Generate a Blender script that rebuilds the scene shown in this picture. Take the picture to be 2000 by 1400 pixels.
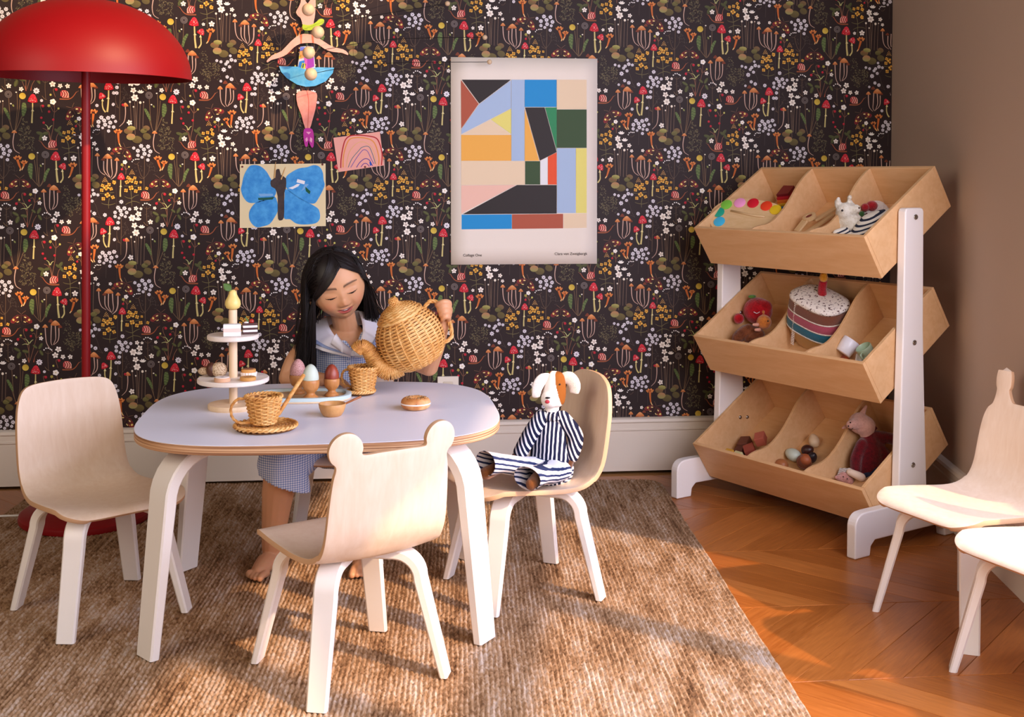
import bpy, bmesh, math, random
import numpy as np
from mathutils import Vector, Matrix, geometry
random.seed(7); rng = np.random.default_rng(7)
scene = bpy.context.scene
C = scene.collection
for o in list(bpy.data.objects): bpy.data.objects.remove(o)

# ------------------------------------------------------------------ camera
F, CX, CY = 2300.0, 1000.0, 409.46            # focal length / principal point for a 2000x1400 frame
YAW, PITCH, ROLL = 0.10318, 0.02901, -0.0009
CAM = Vector((0.0, -3.98365, 1.01752))
_f = Vector((math.sin(YAW)*math.cos(PITCH), math.cos(YAW)*math.cos(PITCH), -math.sin(PITCH)))
_r = Vector((math.cos(YAW), -math.sin(YAW), 0)); _d = _f.cross(_r)
RT = math.cos(ROLL)*_r + math.sin(ROLL)*_d; DN = -math.sin(ROLL)*_r + math.cos(ROLL)*_d; FW = _f
cam = bpy.data.cameras.new('camera'); camo = bpy.data.objects.new('camera', cam); C.objects.link(camo)
cam.sensor_width = 36; cam.lens = 36*F/2000; cam.shift_y = -(700-CY)/2000; cam.clip_start = .05
M = Matrix((RT, -DN, -FW)).transposed().to_4x4(); M.translation = CAM; camo.matrix_world = M
scene.camera = camo

# ------------------------------------------------------------------ view, world, lights
vs = scene.view_settings
vs.view_transform = 'Standard'; vs.look = 'None'; vs.gamma = 1; vs.use_curve_mapping = False; vs.exposure = 0.33
def lin(c):
    if isinstance(c, str):
        c = c.lstrip('#'); c = tuple(int(c[i:i+2], 16)/255 for i in (0, 2, 4))
    return tuple((v/12.92 if v <= .04045 else ((v+.055)/1.055)**2.4) for v in c)
W = bpy.data.worlds.new('world'); scene.world = W; W.use_nodes = True
bg = W.node_tree.nodes['Background']; bg.inputs[0].default_value = (*lin('#c9c4cf'), 1); bg.inputs[1].default_value = 0.06
def light(name, kind, loc, direction, energy, color, **kw):
    l = bpy.data.lights.new(name, kind); l.energy = energy; l.color = lin(color)
    for k, v in kw.items(): setattr(l, k, v)
    o = bpy.data.objects.new(name, l); C.objects.link(o); o.location = loc
    o.rotation_euler = Vector(direction).to_track_quat('-Z', 'Y').to_euler(); return o
SUN_EL = math.radians(33)
SUN = Vector((-.74*math.cos(SUN_EL), .672*math.cos(SUN_EL), -math.sin(SUN_EL)))
light('sun', 'SUN', (3, -4, 3), SUN, 4.0, '#ffd4a8', angle=math.radians(1.2))
light('window_skylight', 'AREA', (1.27, -2.55, 1.22), (-.985, .30, -.10), 68, '#e2e3ff', shape='RECTANGLE', size=2.2, size_y=1.4)
light('rear_key_light', 'AREA', (.75, -4.75, 1.75), (-.12, 1, -.22), 38, '#fff1e4', shape='RECTANGLE', size=1.3, size_y=1.3)  # added soft key behind the camera, no window is built there
light('left_fill_light', 'AREA', (-2.35, -3.1, 1.9), (1, .50, -.20), 32, '#ffecd8', shape='RECTANGLE', size=1.8, size_y=1.6)  # added soft fill from the left, lifts the right wall

# ------------------------------------------------------------------ back-projection of measured points
def ray(x, y): return (float(x-CX)/F)*RT + (float(y-CY)/F)*DN + FW
def atz(x, y, z):
    v = ray(x, y); return CAM + v*(float(z-CAM.z)/v.z)
def aty(x, y, Y):
    v = ray(x, y); return CAM + v*(float(Y-CAM.y)/v.y)

# ------------------------------------------------------------------ materials
MATS = {}
def mat(name, color, rough=.5, metal=0., spec=.5, coat=0., sheen=0., sss=0., build=None, bump=None, emit=None):
    if name in MATS: return MATS[name]
    m = bpy.data.materials.new(name); m.use_nodes = True; nt = m.node_tree; b = nt.nodes['Principled BSDF']
    b.inputs['Base Color'].default_value = (*lin(color), 1); b.inputs['Roughness'].default_value = rough
    b.inputs['Metallic'].default_value = metal; b.inputs['Specular IOR Level'].default_value = spec
    b.inputs['Coat Weight'].default_value = coat; b.inputs['Sheen Weight'].default_value = sheen
    if sss:
        b.inputs['Subsurface Weight'].default_value = sss; b.inputs['Subsurface Radius'].default_value = (1, .35, .2); b.inputs['Subsurface Scale'].default_value = .008
    if build: build(nt, b)
    MATS[name] = m; return m
def N(nt, t, **kw):
    n = nt.nodes.new(t)
    for k, v in kw.items():
        if k.startswith('i_'):
            n.inputs[k[2:].replace('_', ' ')].default_value = v
        else: setattr(n, k, v)
    return n
def coords(nt, out='Object', scale=(1, 1, 1), rot=(0, 0, 0), loc=(0, 0, 0)):
    t = N(nt, 'ShaderNodeTexCoord'); mp = N(nt, 'ShaderNodeMapping')
    mp.inputs['Scale'].default_value = scale; mp.inputs['Rotation'].default_value = rot; mp.inputs['Location'].default_value = loc
    nt.links.new(t.outputs[out], mp.inputs['Vector']); return mp.outputs[0]
def ramp(nt, fac, stops, interp='LINEAR'):
    r = N(nt, 'ShaderNodeValToRGB'); r.color_ramp.interpolation = interp
    e = r.color_ramp.elements
    while len(e) < len(stops): e.new(.5)
    for i, (p, c) in enumerate(stops): e[i].position = p; e[i].color = (*lin(c), 1)
    nt.links.new(fac, r.inputs[0]); return r.outputs[0]
def noise(nt, vec, scale=5, detail=4, rough=.5, dist=0):
    n = N(nt, 'ShaderNodeTexNoise'); n.inputs['Scale'].default_value = scale; n.inputs['Detail'].default_value = detail
    n.inputs['Roughness'].default_value = rough; n.inputs['Distortion'].default_value = dist
    if vec is not None: nt.links.new(vec, n.inputs['Vector'])
    return n.outputs['Fac']
def addbump(nt, b, h, strength=.3, dist=.002):
    bp = N(nt, 'ShaderNodeBump'); bp.inputs['Strength'].default_value = strength; bp.inputs['Distance'].default_value = dist
    nt.links.new(h, bp.inputs['Height']); nt.links.new(bp.outputs[0], b.inputs['Normal'])
def wood(name, light_c, dark_c, scale=(1, 1, 1), rough=.45, amount=1.0, out='Object', rnd=False, spec=.4, ring=18):
    """procedural wood grain: stretched noise plus slow cathedral figure"""
    def bld(nt, b):
        v = coords(nt, out, scale)
        if rnd:
            oi = N(nt, 'ShaderNodeObjectInfo'); cm = N(nt, 'ShaderNodeVectorMath', operation='SCALE'); cm.inputs['Scale'].default_value = 37.
            cx = N(nt, 'ShaderNodeCombineXYZ')
            for k in range(3): nt.links.new(oi.outputs['Random'], cx.inputs[k])
            nt.links.new(cx.outputs[0], cm.inputs[0]); ad = N(nt, 'ShaderNodeVectorMath', operation='ADD')
            nt.links.new(v, ad.inputs[0]); nt.links.new(cm.outputs[0], ad.inputs[1]); v = ad.outputs[0]
        n1 = noise(nt, v, ring, 5, .6, .6); n2 = noise(nt, v, 3.2, 3, .5, 1.2)
        mx = N(nt, 'ShaderNodeMath', operation='MULTIPLY_ADD'); mx.inputs[1].default_value = .55; nt.links.new(n1, mx.inputs[0])
        m2 = N(nt, 'ShaderNodeMath', operation='MULTIPLY'); m2.inputs[1].default_value = .45; nt.links.new(n2, m2.inputs[0]); nt.links.new(m2.outputs[0], mx.inputs[2])
        fac = mx.outputs[0]
        if rnd:
            s = N(nt, 'ShaderNodeMath', operation='MULTIPLY_ADD'); s.inputs[1].default_value = .34; s.inputs[2].default_value = -.17
            nt.links.new(oi.outputs['Random'], s.inputs[0]); a = N(nt, 'ShaderNodeMath', operation='ADD'); nt.links.new(fac, a.inputs[0]); nt.links.new(s.outputs[0], a.inputs[1]); fac = a.outputs[0]
        h = .5*amount*.5
        nt.links.new(ramp(nt, fac, [(.5-h*1.0, dark_c), (.5+h, light_c)]), b.inputs['Base Color'])
    return mat(name, light_c, rough, spec=spec, build=bld)
def vcol_mat(name, rough=.6, spec=.3, sss=0., bumpscale=None, sheen=0.):
    def bld(nt, b):
        a = N(nt, 'ShaderNodeAttribute', attribute_name='Col'); nt.links.new(a.outputs['Color'], b.inputs['Base Color'])
        if bumpscale: addbump(nt, b, noise(nt, coords(nt), bumpscale, 3), .25, .001)
    return mat(name, '#ffffff', rough, spec=spec, sss=sss, sheen=sheen, build=bld)

# ------------------------------------------------------------------ mesh helpers
def link(o, parent=None):
    C.objects.link(o)
    if parent is not None: o.parent = parent
    return o
def tag(o, label=None, cat=None, group=None, kind=None):
    for k, v in (('label', label), ('category', cat), ('group', group), ('kind', kind)):
        if v: o[k] = v
    return o
def thing(name, label, cat, loc=(0, 0, 0), rz=0., group=None, rot=None):
    o = bpy.data.objects.new(name, None); o.empty_display_size = .05; link(o)
    o.location = loc; o.rotation_euler = rot if rot is not None else (0, 0, rz)
    return tag(o, label, cat, group)
class MB:
    """collects vertices, faces and optional per-face colours, then links ONE mesh object"""
    def __init__(s): s.v = []; s.f = []; s.c = []; s.uv = None
    def add(s, verts, faces, col=None):
        o = len(s.v); s.v += [tuple(p) for p in verts]; s.f += [tuple(i+o for i in f) for f in faces]; s.c += [col]*len(faces); return s
    def box(s, c, size, rot=None, col=None):
        x, y, z = [k/2 for k in size]
        P = [Vector(p) for p in ((-x,-y,-z),(x,-y,-z),(x,y,-z),(-x,y,-z),(-x,-y,z),(x,-y,z),(x,y,z),(-x,y,z))]
        if rot is not None: P = [rot @ p for p in P]
        return s.add([p+Vector(c) for p in P], [(0,3,2,1),(4,5,6,7),(0,1,5,4),(1,2,6,5),(2,3,7,6),(3,0,4,7)], col)
    def sphere(s, c, r, seg=16, rings=10, scale=(1, 1, 1), rot=None, col=None):
        V = []; Fc = []
        for i in range(1, rings):
            t = math.pi*i/rings
            for j in range(seg):
                a = 2*math.pi*j/seg; V.append(Vector((math.sin(t)*math.cos(a)*scale[0]*r, math.sin(t)*math.sin(a)*scale[1]*r, math.cos(t)*scale[2]*r)))
        V.append(Vector((0, 0, r*scale[2]))); V.append(Vector((0, 0, -r*scale[2])))
        for i in range(rings-2):
            for j in range(seg):
                k = (j+1) % seg; Fc.append((i*seg+j, (i+1)*seg+j, (i+1)*seg+k, i*seg+k))
        n = (rings-1)*seg
        for j in range(seg):
            k = (j+1) % seg; Fc.append((n, j, k)); Fc.append((n+1, (rings-2)*seg+k, (rings-2)*seg+j))
        if rot is not None: V = [rot @ p for p in V]
        return s.add([p+Vector(c) for p in V], Fc, col)
    def loft(s, rings, cap0=True, cap1=True, close=True, col=None):
        n = len(rings[0]); V = [p for r in rings for p in r]; Fc = []
        for i in range(len(rings)-1):
            for j in range(n if close else n-1):
                k = (j+1) % n; Fc.append((i*n+j, i*n+k, (i+1)*n+k, (i+1)*n+j))
        if cap0: Fc.append(tuple(range(n-1, -1, -1)))
        if cap1: Fc.append(tuple((len(rings)-1)*n+j for j in range(n)))
        return s.add(V, Fc, col)
    def lathe(s, prof, seg=32, c=(0, 0, 0), rot=None, col=None, cap0=True, cap1=True):
        R = []
        for r, z in prof:
            ring = [Vector((r*math.cos(2*math.pi*j/seg), r*math.sin(2*math.pi*j/seg), z)) for j in range(seg)]
            if rot is not None: ring = [rot @ p for p in ring]
            R.append([p+Vector(c) for p in ring])
        return s.loft(R, cap0, cap1, col=col)
    def tube(s, pts, rad, seg=8, caps=True, col=None, closed=False, flat=None, up=None):
        """tube along points; rad is a number or list; flat=(a,b) elliptical factors"""
        P = [Vector(p) for p in pts]; n = len(P); rings = []; prev = None
        for i in range(n):
            if closed: t = P[(i+1) % n]-P[i-1]
            else: t = P[min(i+1, n-1)]-P[max(i-1, 0)]
            t.normalize()
            if prev is None:
                ref = Vector(up) if up is not None else (Vector((0, 0, 1)) if abs(t.z) < .9 else Vector((1, 0, 0)))
                a = (ref - t*ref.dot(t)).normalized()
            else:
                a = (prev - t*prev.dot(t)); a = a.normalized() if a.length > 1e-6 else prev
            prev = a; b = t.cross(a); r = rad[i] if hasattr(rad, '__len__') else rad
            fa, fb = flat if flat else (1, 1)
            rings.append([P[i]+a*(r*fa*math.cos(2*math.pi*j/seg))+b*(r*fb*math.sin(2*math.pi*j/seg)) for j in range(seg)])
        if closed: rings.append(rings[0]); caps = False
        return s.loft(rings, caps, caps, col=col)
    def prism(s, poly, axis_o, ax_u, ax_v, ax_n, depth, col=None):
        """polygon in (u,v) extruded along n by depth"""
        o = Vector(axis_o); U, Vv, Nn = Vector(ax_u), Vector(ax_v), Vector(ax_n)
        A = [o+U*u+Vv*v for u, v in poly]; B = [p+Nn*depth for p in A]; n = len(poly)
        Fc = [tuple(range(n-1, -1, -1)), tuple(range(n, 2*n))]+[(i, (i+1) % n, n+(i+1) % n, n+i) for i in range(n)]
        return s.add(A+B, Fc, col)
    def grid(s, P, col=None, flip=False):
        h, w = len(P), len(P[0]); V = [p for r in P for p in r]
        Fc = [(i*w+j, i*w+j+1, (i+1)*w+j+1, (i+1)*w+j) for i in range(h-1) for j in range(w-1)]
        if flip: Fc = [f[::-1] for f in Fc]
        return s.add(V, Fc, col)
    def build(s, name, m, parent=None, smooth=False, bevel=0, bseg=2, angle=40, fixn=True, loc=None):
        me = bpy.data.meshes.new(name); me.from_pydata([tuple(v) for v in s.v], [], s.f)
        if fixn:
            bm = bmesh.new(); bm.from_mesh(me); bmesh.ops.recalc_face_normals(bm, faces=bm.faces); bm.to_mesh(me); bm.free()
        if any(c is not None for c in s.c):
            at = me.color_attributes.new('Col', 'FLOAT_COLOR', 'CORNER'); buf = []
            for p in me.polygons:
                c = s.c[p.index]; L = (*lin(c), 1) if c is not None else (1, 1, 1, 1); buf += list(L)*p.loop_total
            at.data.foreach_set('color', buf)
        me.update()
        if smooth:
            me.shade_smooth() if smooth == 'all' else me.set_sharp_from_angle(angle=math.radians(angle))
            for p in me.polygons: p.use_smooth = True
        if m is not None: me.materials.append(m)
        o = bpy.data.objects.new(name, me); link(o, parent)
        if loc is not None: o.location = loc
        if bevel:
            b = o.modifiers.new('bevel', 'BEVEL'); b.width = bevel; b.segments = bseg; b.limit_method = 'ANGLE'; b.angle_limit = math.radians(35)
        return o
def copy_obj(o, parent=None, **kw):
    c = o.copy(); C.objects.link(c); c.parent = parent
    for k, v in kw.items(): setattr(c, k, v)
    return c
def cr(pts, n=8, closed=False):
    """Catmull-Rom through points"""
    P = [Vector(p) if len(p) == 3 else Vector((p[0], p[1], 0)) for p in pts]; L = len(P); out = []
    for i in range(L if closed else L-1):
        g = (lambda k: P[k % L]) if closed else (lambda k: P[min(max(k, 0), L-1)])
        p0, p1, p2, p3 = g(i-1), g(i), g(i+1), g(i+2)
        for j in range(n):
            t = j/n; out.append(.5*((2*p1)+(p2-p0)*t+(2*p0-5*p1+4*p2-p3)*t*t+(3*p1-p0-3*p2+p3)*t**3))
    if not closed: out.append(P[-1])
    return out
def cr2(pts, n=8, closed=True): return [(p.x, p.y) for p in cr([(a, b, 0) for a, b in pts], n, closed)]
def lerp(a, b, t): return a+(b-a)*t
def interp(x, xs, ys): return float(np.interp(x, xs, ys))
def rot_to(d, up=(0, 0, 1)): return Vector(d).to_track_quat('Z', 'Y').to_matrix()
# ------------------------------------------------------------------ one continuous skin from overlapping lofts
def fuse(mb, voxel, smooth=4, factor=.5, name='body'):
    me = bpy.data.meshes.new(name); me.from_pydata([tuple(v) for v in mb.v], [], mb.f)
    bm = bmesh.new(); bm.from_mesh(me); bmesh.ops.recalc_face_normals(bm, faces=bm.faces); bm.to_mesh(me); bm.free()
    o = bpy.data.objects.new(name, me); C.objects.link(o)
    r = o.modifiers.new('r', 'REMESH'); r.mode = 'VOXEL'; r.voxel_size = voxel; r.use_smooth_shade = True
    if smooth: s = o.modifiers.new('s', 'SMOOTH'); s.iterations = smooth; s.factor = factor
    out = bpy.data.meshes.new_from_object(o.evaluated_get(bpy.context.evaluated_depsgraph_get()))
    bpy.data.objects.remove(o); bpy.data.meshes.remove(me); out.shade_smooth(); out.materials.clear(); return out
def put(name, me, m, parent=None, loc=None):
    me.materials.clear(); me.materials.append(m); o = bpy.data.objects.new(name, me); link(o, parent)
    if loc is not None: o.location = loc
    return o
def paint_mesh(me, fn):
    """per-vertex colour from position: fn(x,y,z arrays) -> (n,3) linear"""
    n = len(me.vertices); co = np.empty(n*3); me.vertices.foreach_get('co', co); co = co.reshape(-1, 3)
    col = np.ones((n, 4), dtype=np.float32); col[:, :3] = fn(co)
    at = me.color_attributes.new('Col', 'FLOAT_COLOR', 'POINT'); at.data.foreach_set('color', col.ravel())
def limb(mb, pts, rads, seg=14, n=6, flat=None):
    """tapering limb: catmull-rom through joints, ball ends"""
    P = cr(pts, n); L = len(P); R = [float(np.interp(i/(L-1), np.linspace(0, 1, len(rads)), rads)) for i in range(L)]
    mb.tube(P, R, seg, flat=flat); mb.sphere(P[0], R[0], seg, 8); mb.sphere(P[-1], R[-1], seg, 8); return mb
# ================================================================== the setting
PAINT = mat('wall_paint_greige', '#c0ab9a', .85, spec=.2, build=lambda nt, b: addbump(nt, b, noise(nt, coords(nt), 220, 2), .08, .001))
PAPER = mat('wallpaper_ground', '#2a1c1b', .6, spec=.3)
TRIMP = mat('trim_paint_cream', '#e6dac8', .5, build=lambda nt, b: addbump(nt, b, noise(nt, coords(nt), 60, 2), .05, .001))
RW0, RWD = Vector((1.752, 0, 0)), Vector((-.173, -.985, 0))      # right wall runs from the corner towards the window
RWN = Vector((-.985, .173, 0))                                    # into the room
def struct(name, mb, m, parent=None, **kw):
    o = mb.build(name, m, parent, **kw)
    if parent is None: tag(o, kind='structure')
    return o
wall_back = struct('wall_back', MB().box((-.4, .05, 1.45), (4.5, .1, 2.9)), PAPER)
def rbox(mb, s0, s1, z0, z1, t0=0., t1=.12):
    """box on the right wall: along-wall s, height z, thickness outwards"""
    P = []
    for z in (z0, z1):
        for s, t in ((s0, t0), (s1, t0), (s1, t1), (s0, t1)):
            p = RW0+RWD*s-RWN*t; P.append((p.x, p.y, z))
    mb.add(P, [(0,1,2,3),(4,5,6,7),(0,1,5,4),(1,2,6,5),(2,3,7,6),(3,0,4,7)]); return mb
WIN0, WIN1, WZ0, WZ1 = 1.50, 3.95, .42, 1.72
wall_right = struct('wall_right', rbox(MB(), 0, WIN0, 0, 2.9), PAINT)
BAY = .17                                                         # the window bay steps back from the wall
mb = MB(); rbox(mb, WIN0-.05, WIN1, 0, WZ0, BAY, BAY+.12); rbox(mb, WIN0-.05, WIN1, WZ1, 2.9, BAY, BAY+.12); rbox(mb, WIN1, 5.2, 0, 2.9)
struct('wall_window', mb, PAINT)
mb = MB()
for s in np.linspace(WIN0, WIN1, 4):
    rbox(mb, s-.035, s+.035, WZ0, WZ1, BAY+.03, BAY+.09)
for z in (WZ0+.03, 1.12, WZ1-.03): rbox(mb, WIN0, WIN1, z-.035, z+.035, BAY+.03, BAY+.09)
window_1 = struct('window_1', mb, TRIMP)
# baseboards: stepped profile run along each wall
def profile_run(mb, o, d, n, L, prof):
    o, d, n = Vector(o), Vector(d), Vector(n)
    A = [o+n*t+Vector((0, 0, z)) for t, z in prof]; B = [p+d*L for p in A]; k = len(prof)
    mb.add(A+B, [(i, (i+1) % k, k+(i+1) % k, k+i) for i in range(k)]+[tuple(range(k)), tuple(range(2*k-1, k-1, -1))]); return mb
BP = [(0, 0), (.015, 0), (.015, .138), (.019, .141), (.019, .146), (.016, .149), (.016, .165), (.020, .170), (.018, .179), (.010, .183), (0, .184)]
struct('baseboard_back', profile_run(MB(), (-2.6, 0, 0), (1, 0, 0), (0, -1, 0), 4.36, BP), TRIMP)
struct('baseboard_right', profile_run(MB(), RW0, RWD, RWN, 1.5, BP), TRIMP)

# ---- floor: chevron oak planks, each a piece of its own over a dark sub-floor
floor = struct('floor', MB().box((-.2, -1.9, -.03), (4.4, 4.2, .03)), mat('subfloor', '#c08a50', .7))
OAK = wood('oak_floor', '#c67a38', '#84430f', (2.2, 26, 10), .34, 1.5, rnd=True, spec=.5, ring=6)
ROWH, ANG, PW = .409, math.radians(46), .116
dx = ROWH/math.tan(ANG)
def plank_mesh(sign):
    g = .0007; L = ROWH-2*g; w = PW-2*g
    loc = [Vector((g-PW/2, -L/2, 0)), Vector((g-PW/2+w, -L/2, 0)), Vector((g-PW/2+w+sign*dx, L/2, 0)), Vector((g-PW/2+sign*dx, L/2, 0))]
    a = math.atan2(ROWH, sign*dx); R = Matrix.Rotation(-a, 3, 'Z')
    P = [R @ p for p in loc]; e = .0007; c = sum(P, Vector())/4
    top = [Vector((p.x+(c.x-p.x)*.007, p.y+(c.y-p.y)*.016, 0)) for p in P]
    me = bpy.data.meshes.new('plank'); V = [tuple(p+Vector((0, 0, -.014))) for p in P]+[tuple(p+Vector((0, 0, -e))) for p in P]+[tuple(p) for p in top]
    me.from_pydata(V, [], [(3,2,1,0)]+[(i, (i+1)%4, 4+(i+1)%4, 4+i) for i in range(4)]+[(4+i, 4+(i+1)%4, 8+(i+1)%4, 8+i) for i in range(4)]+[(8,9,10,11)])
    me.materials.append(OAK); return me, a
pm = {s: plank_mesh(s) for s in (1, -1)}
FROT = math.radians(-.5); np_ = 0
for r in range(0, 7):
    sg = 1 if r % 2 else -1
    y = -.485-ROWH*(r-.5)
    for i in range(-24, 17):
        x = .52+i*PW
        if r > 3 and x < .05: continue
        if x < (-2.2 if r < 4 else -1.55) or x > 2.05: continue
        me, a = pm[sg]; o = bpy.data.objects.new('plank', me); link(o, floor)
        c = Vector((x, y, 0)); c = Vector((.5, -.8, 0))+Matrix.Rotation(FROT, 3, 'Z') @ (c-Vector((.5, -.8, 0)))
        o.location = (c.x, c.y, -.0005); o.rotation_euler = (0, 0, a+FROT); np_ += 1

# ---- jute rug: rows of braided stitches as real relief
def make_rug():
    Wd, Ln, pr, ps = 2.03, 2.75, .0102, .0142
    nr, ns = int(Wd/pr), int(Ln/ps); ca, cs = 3, 3
    u = np.arange(nr*ca+1)/ca; s = np.arange(ns*cs+1)/cs
    U, S = np.meshgrid(u, s, indexing='ij')
    row = np.floor(U).clip(0, nr-1).astype(int); fr = U-np.floor(U)
    ph = rng.random(nr)[row]; jit = 1+.18*np.sin(S*.37+ph*40)
    st = (S*jit+ph+.35*(fr-.5))
    hgt = .0012+.0056*np.sqrt(np.clip(np.sin(np.pi*fr), 0, 1))*(.22+.78*np.abs(np.sin(np.pi*st))**.7)
    hgt += .0006*rng.random(U.shape)
    X = U*pr-Wd; Y = -S*ps
    X = X+.0007*np.sin(S*.9+row*.7)+.0012*np.sin(S*.13)
    # rounded far right corner, slightly wavy edges
    rc = .09; m = (X > -rc) & (Y > -rc); d = np.hypot(X+rc, Y+rc); k = np.where(m & (d > rc), rc/np.maximum(d, 1e-6), 1.)
    X = np.where(m, -rc+(X+rc)*k, X); Y = np.where(m, -rc+(Y+rc)*k, Y)
    edge = np.minimum(np.minimum(U, nr-U), np.minimum(S, ns-S)); hgt = np.where(edge <= 0, .0003, hgt)
    n0, n1 = U.shape; V = np.stack([X, Y, hgt], -1).reshape(-1, 3)
    I = np.arange(n0*n1).reshape(n0, n1); Q = np.stack([I[:-1, :-1], I[1:, :-1], I[1:, 1:], I[:-1, 1:]], -1).reshape(-1, 4)[:, ::-1]
    me = bpy.data.meshes.new('jute_rug'); me.vertices.add(len(V)); me.vertices.foreach_set('co', V.ravel())
    me.loops.add(Q.size); me.loops.foreach_set('vertex_index', Q.ravel()); me.polygons.add(len(Q))
    me.polygons.foreach_set('loop_start', np.arange(0, Q.size, 4)); me.polygons.foreach_set('loop_total', np.full(len(Q), 4))
    me.update(calc_edges=True); me.shade_smooth()
    def bld(nt, b):
        n1 = noise(nt, coords(nt, 'Object', (98, 7.0, 1)), 1.0, 3, .7); n2 = noise(nt, coords(nt, 'Object', (98, 70, 1)), 1.0, 2, .6); n3 = noise(nt, coords(nt, 'Object', (14, 4, 1)), 1, 3, .6)
        def mad(x, k, y):
            a = N(nt, 'ShaderNodeMath', operation='MULTIPLY_ADD'); a.inputs[1].default_value = k; nt.links.new(x, a.inputs[0])
            if isinstance(y, float): a.inputs[2].default_value = y
            else: nt.links.new(y, a.inputs[2])
            return a.outputs[0]
        f = mad(n1, .34, mad(n2, .36, mad(n3, .40, -.05)))
        col = ramp(nt, f, [(.32, '#452e1e'), (.42, '#7e5d40'), (.50, '#a68462'), (.58, '#bca48e'), (.68, '#d2c5ba')])
        nt.links.new(col, b.inputs['Base Color'])
    me.materials.append(mat('jute', '#b08a64', .9, spec=.15, build=bld))
    o = bpy.data.objects.new('jute_rug', me); link(o); o.location = (.894, -.145, 0); o.rotation_euler = (0, 0, math.radians(-3.6))
    return tag(o, 'large woven natural jute rug lying under the play table', 'rug')
rug = make_rug()

# ---- wall outlet
t = thing('wall_outlet', 'white outlet plate on the dark wallpaper behind the table', 'outlet', aty(875, 750, -.001))
MB().box((0, -.003, -.03), (.072, .006, .114)).build('cover_plate', mat('outlet_white', '#ece4d6', .4), t, bevel=.002)
MB().box((0, -.007, -.005), (.034, .004, .030)).build('socket', mat('outlet_cream', '#d8cdb9', .4), t, bevel=.002)
MB().box((0, -.007, -.055), (.034, .004, .030)).build('socket', MATS['outlet_cream'], t, bevel=.002)
# ================================================================== printed wallpaper: flat coloured shapes repeated in a half-metre repeat
PH, PV = .44496, .44348
class Print:
    def __init__(s): s.polys = []     # (layer, [(x,y)], colour or list of colours)
    def poly(s, pts, c, layer=1): s.polys.append((layer, pts, c))
    def line(s, pts, w, c, layer=0, n=5, w2=None):
        P = cr2(pts, n, False) if len(pts) > 2 else pts
        L = []; R = []
        for i, (x, y) in enumerate(P):
            a = P[min(i+1, len(P)-1)]; b = P[max(i-1, 0)]; dx, dy = a[0]-b[0], a[1]-b[1]; l = math.hypot(dx, dy) or 1
            ww = w if w2 is None else lerp(w, w2, i/(len(P)-1)); L.append((x-dy/l*ww/2, y+dx/l*ww/2)); R.append((x+dy/l*ww/2, y-dx/l*ww/2))
        for i in range(len(P)-1): s.poly([L[i], L[i+1], R[i+1], R[i]], c, layer)
    def ell(s, x, y, rx, ry, c, rot=0., layer=1, n=12, c2=None):
        a = math.radians(rot); P = []
        for k in range(n):
            t = 2*math.pi*k/n; u, v = rx*math.cos(t), ry*math.sin(t); P.append((x+u*math.cos(a)-v*math.sin(a), y+u*math.sin(a)+v*math.cos(a)))
        s.poly(P, c if c2 is None else [c if math.sin(2*math.pi*k/n) < 0 else c2 for k in range(n)], layer)
    def star(s, x, y, r, c='#fdf6ec', petals=5, rot=0., inner=.42, core='#b8a392', layer=3):
        for k in range(petals):
            a = rot+2*math.pi*k/petals; ca, sa = math.cos(a), math.sin(a); wd = r*(.33 if petals < 7 else .25)
            s.poly([(x, y), (x+ca*r*.5-sa*wd, y+sa*r*.5+ca*wd), (x+ca*r*.82-sa*wd*.75, y+sa*r*.82+ca*wd*.75), (x+ca*r, y+sa*r), (x+ca*r*.82+sa*wd*.75, y+sa*r*.82-ca*wd*.75), (x+ca*r*.5+sa*wd, y+sa*r*.5-ca*wd)], [core]+[c]*5, layer)
    def cup(s, x, y, r):
        for a in (-150, -110, -70, -30):
            s.ell(x+.6*r*math.cos(math.radians(a)), y+.5*r*math.sin(math.radians(a)), r*.62, r*.26, '#fdf6ec', a, 3, 8)
    def redcap(s, x, y, w, h, tilt=0.):
        a = math.radians(tilt); f = lambda u, v: (x+u*math.cos(a)-v*math.sin(a), y+u*math.sin(a)+v*math.cos(a))
        P = [(-.5*w, .42*h), (-.44*w, .08*h), (-.2*w, -.42*h), (0, -.55*h), (.2*w, -.42*h), (.44*w, .08*h), (.5*w, .42*h), (.2*w, .52*h), (-.2*w, .52*h)]
        s.poly([f(u, v) for u, v in P], ['#b01020', '#c01828', '#d42a3a', '#d83040', '#e03848', '#d02434', '#a80c1c', '#c01828', '#c01828'], 4)
        r = random.Random(int(x*7+y))
        for k in range(13):
            u, v = (r.random()-.5)*.62*w, (r.random()-.35)*.62*h; cx, cy = f(u, v); s.ell(cx, cy, .55, .55, '#ffd8d0', 0, 5, 5)
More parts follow.
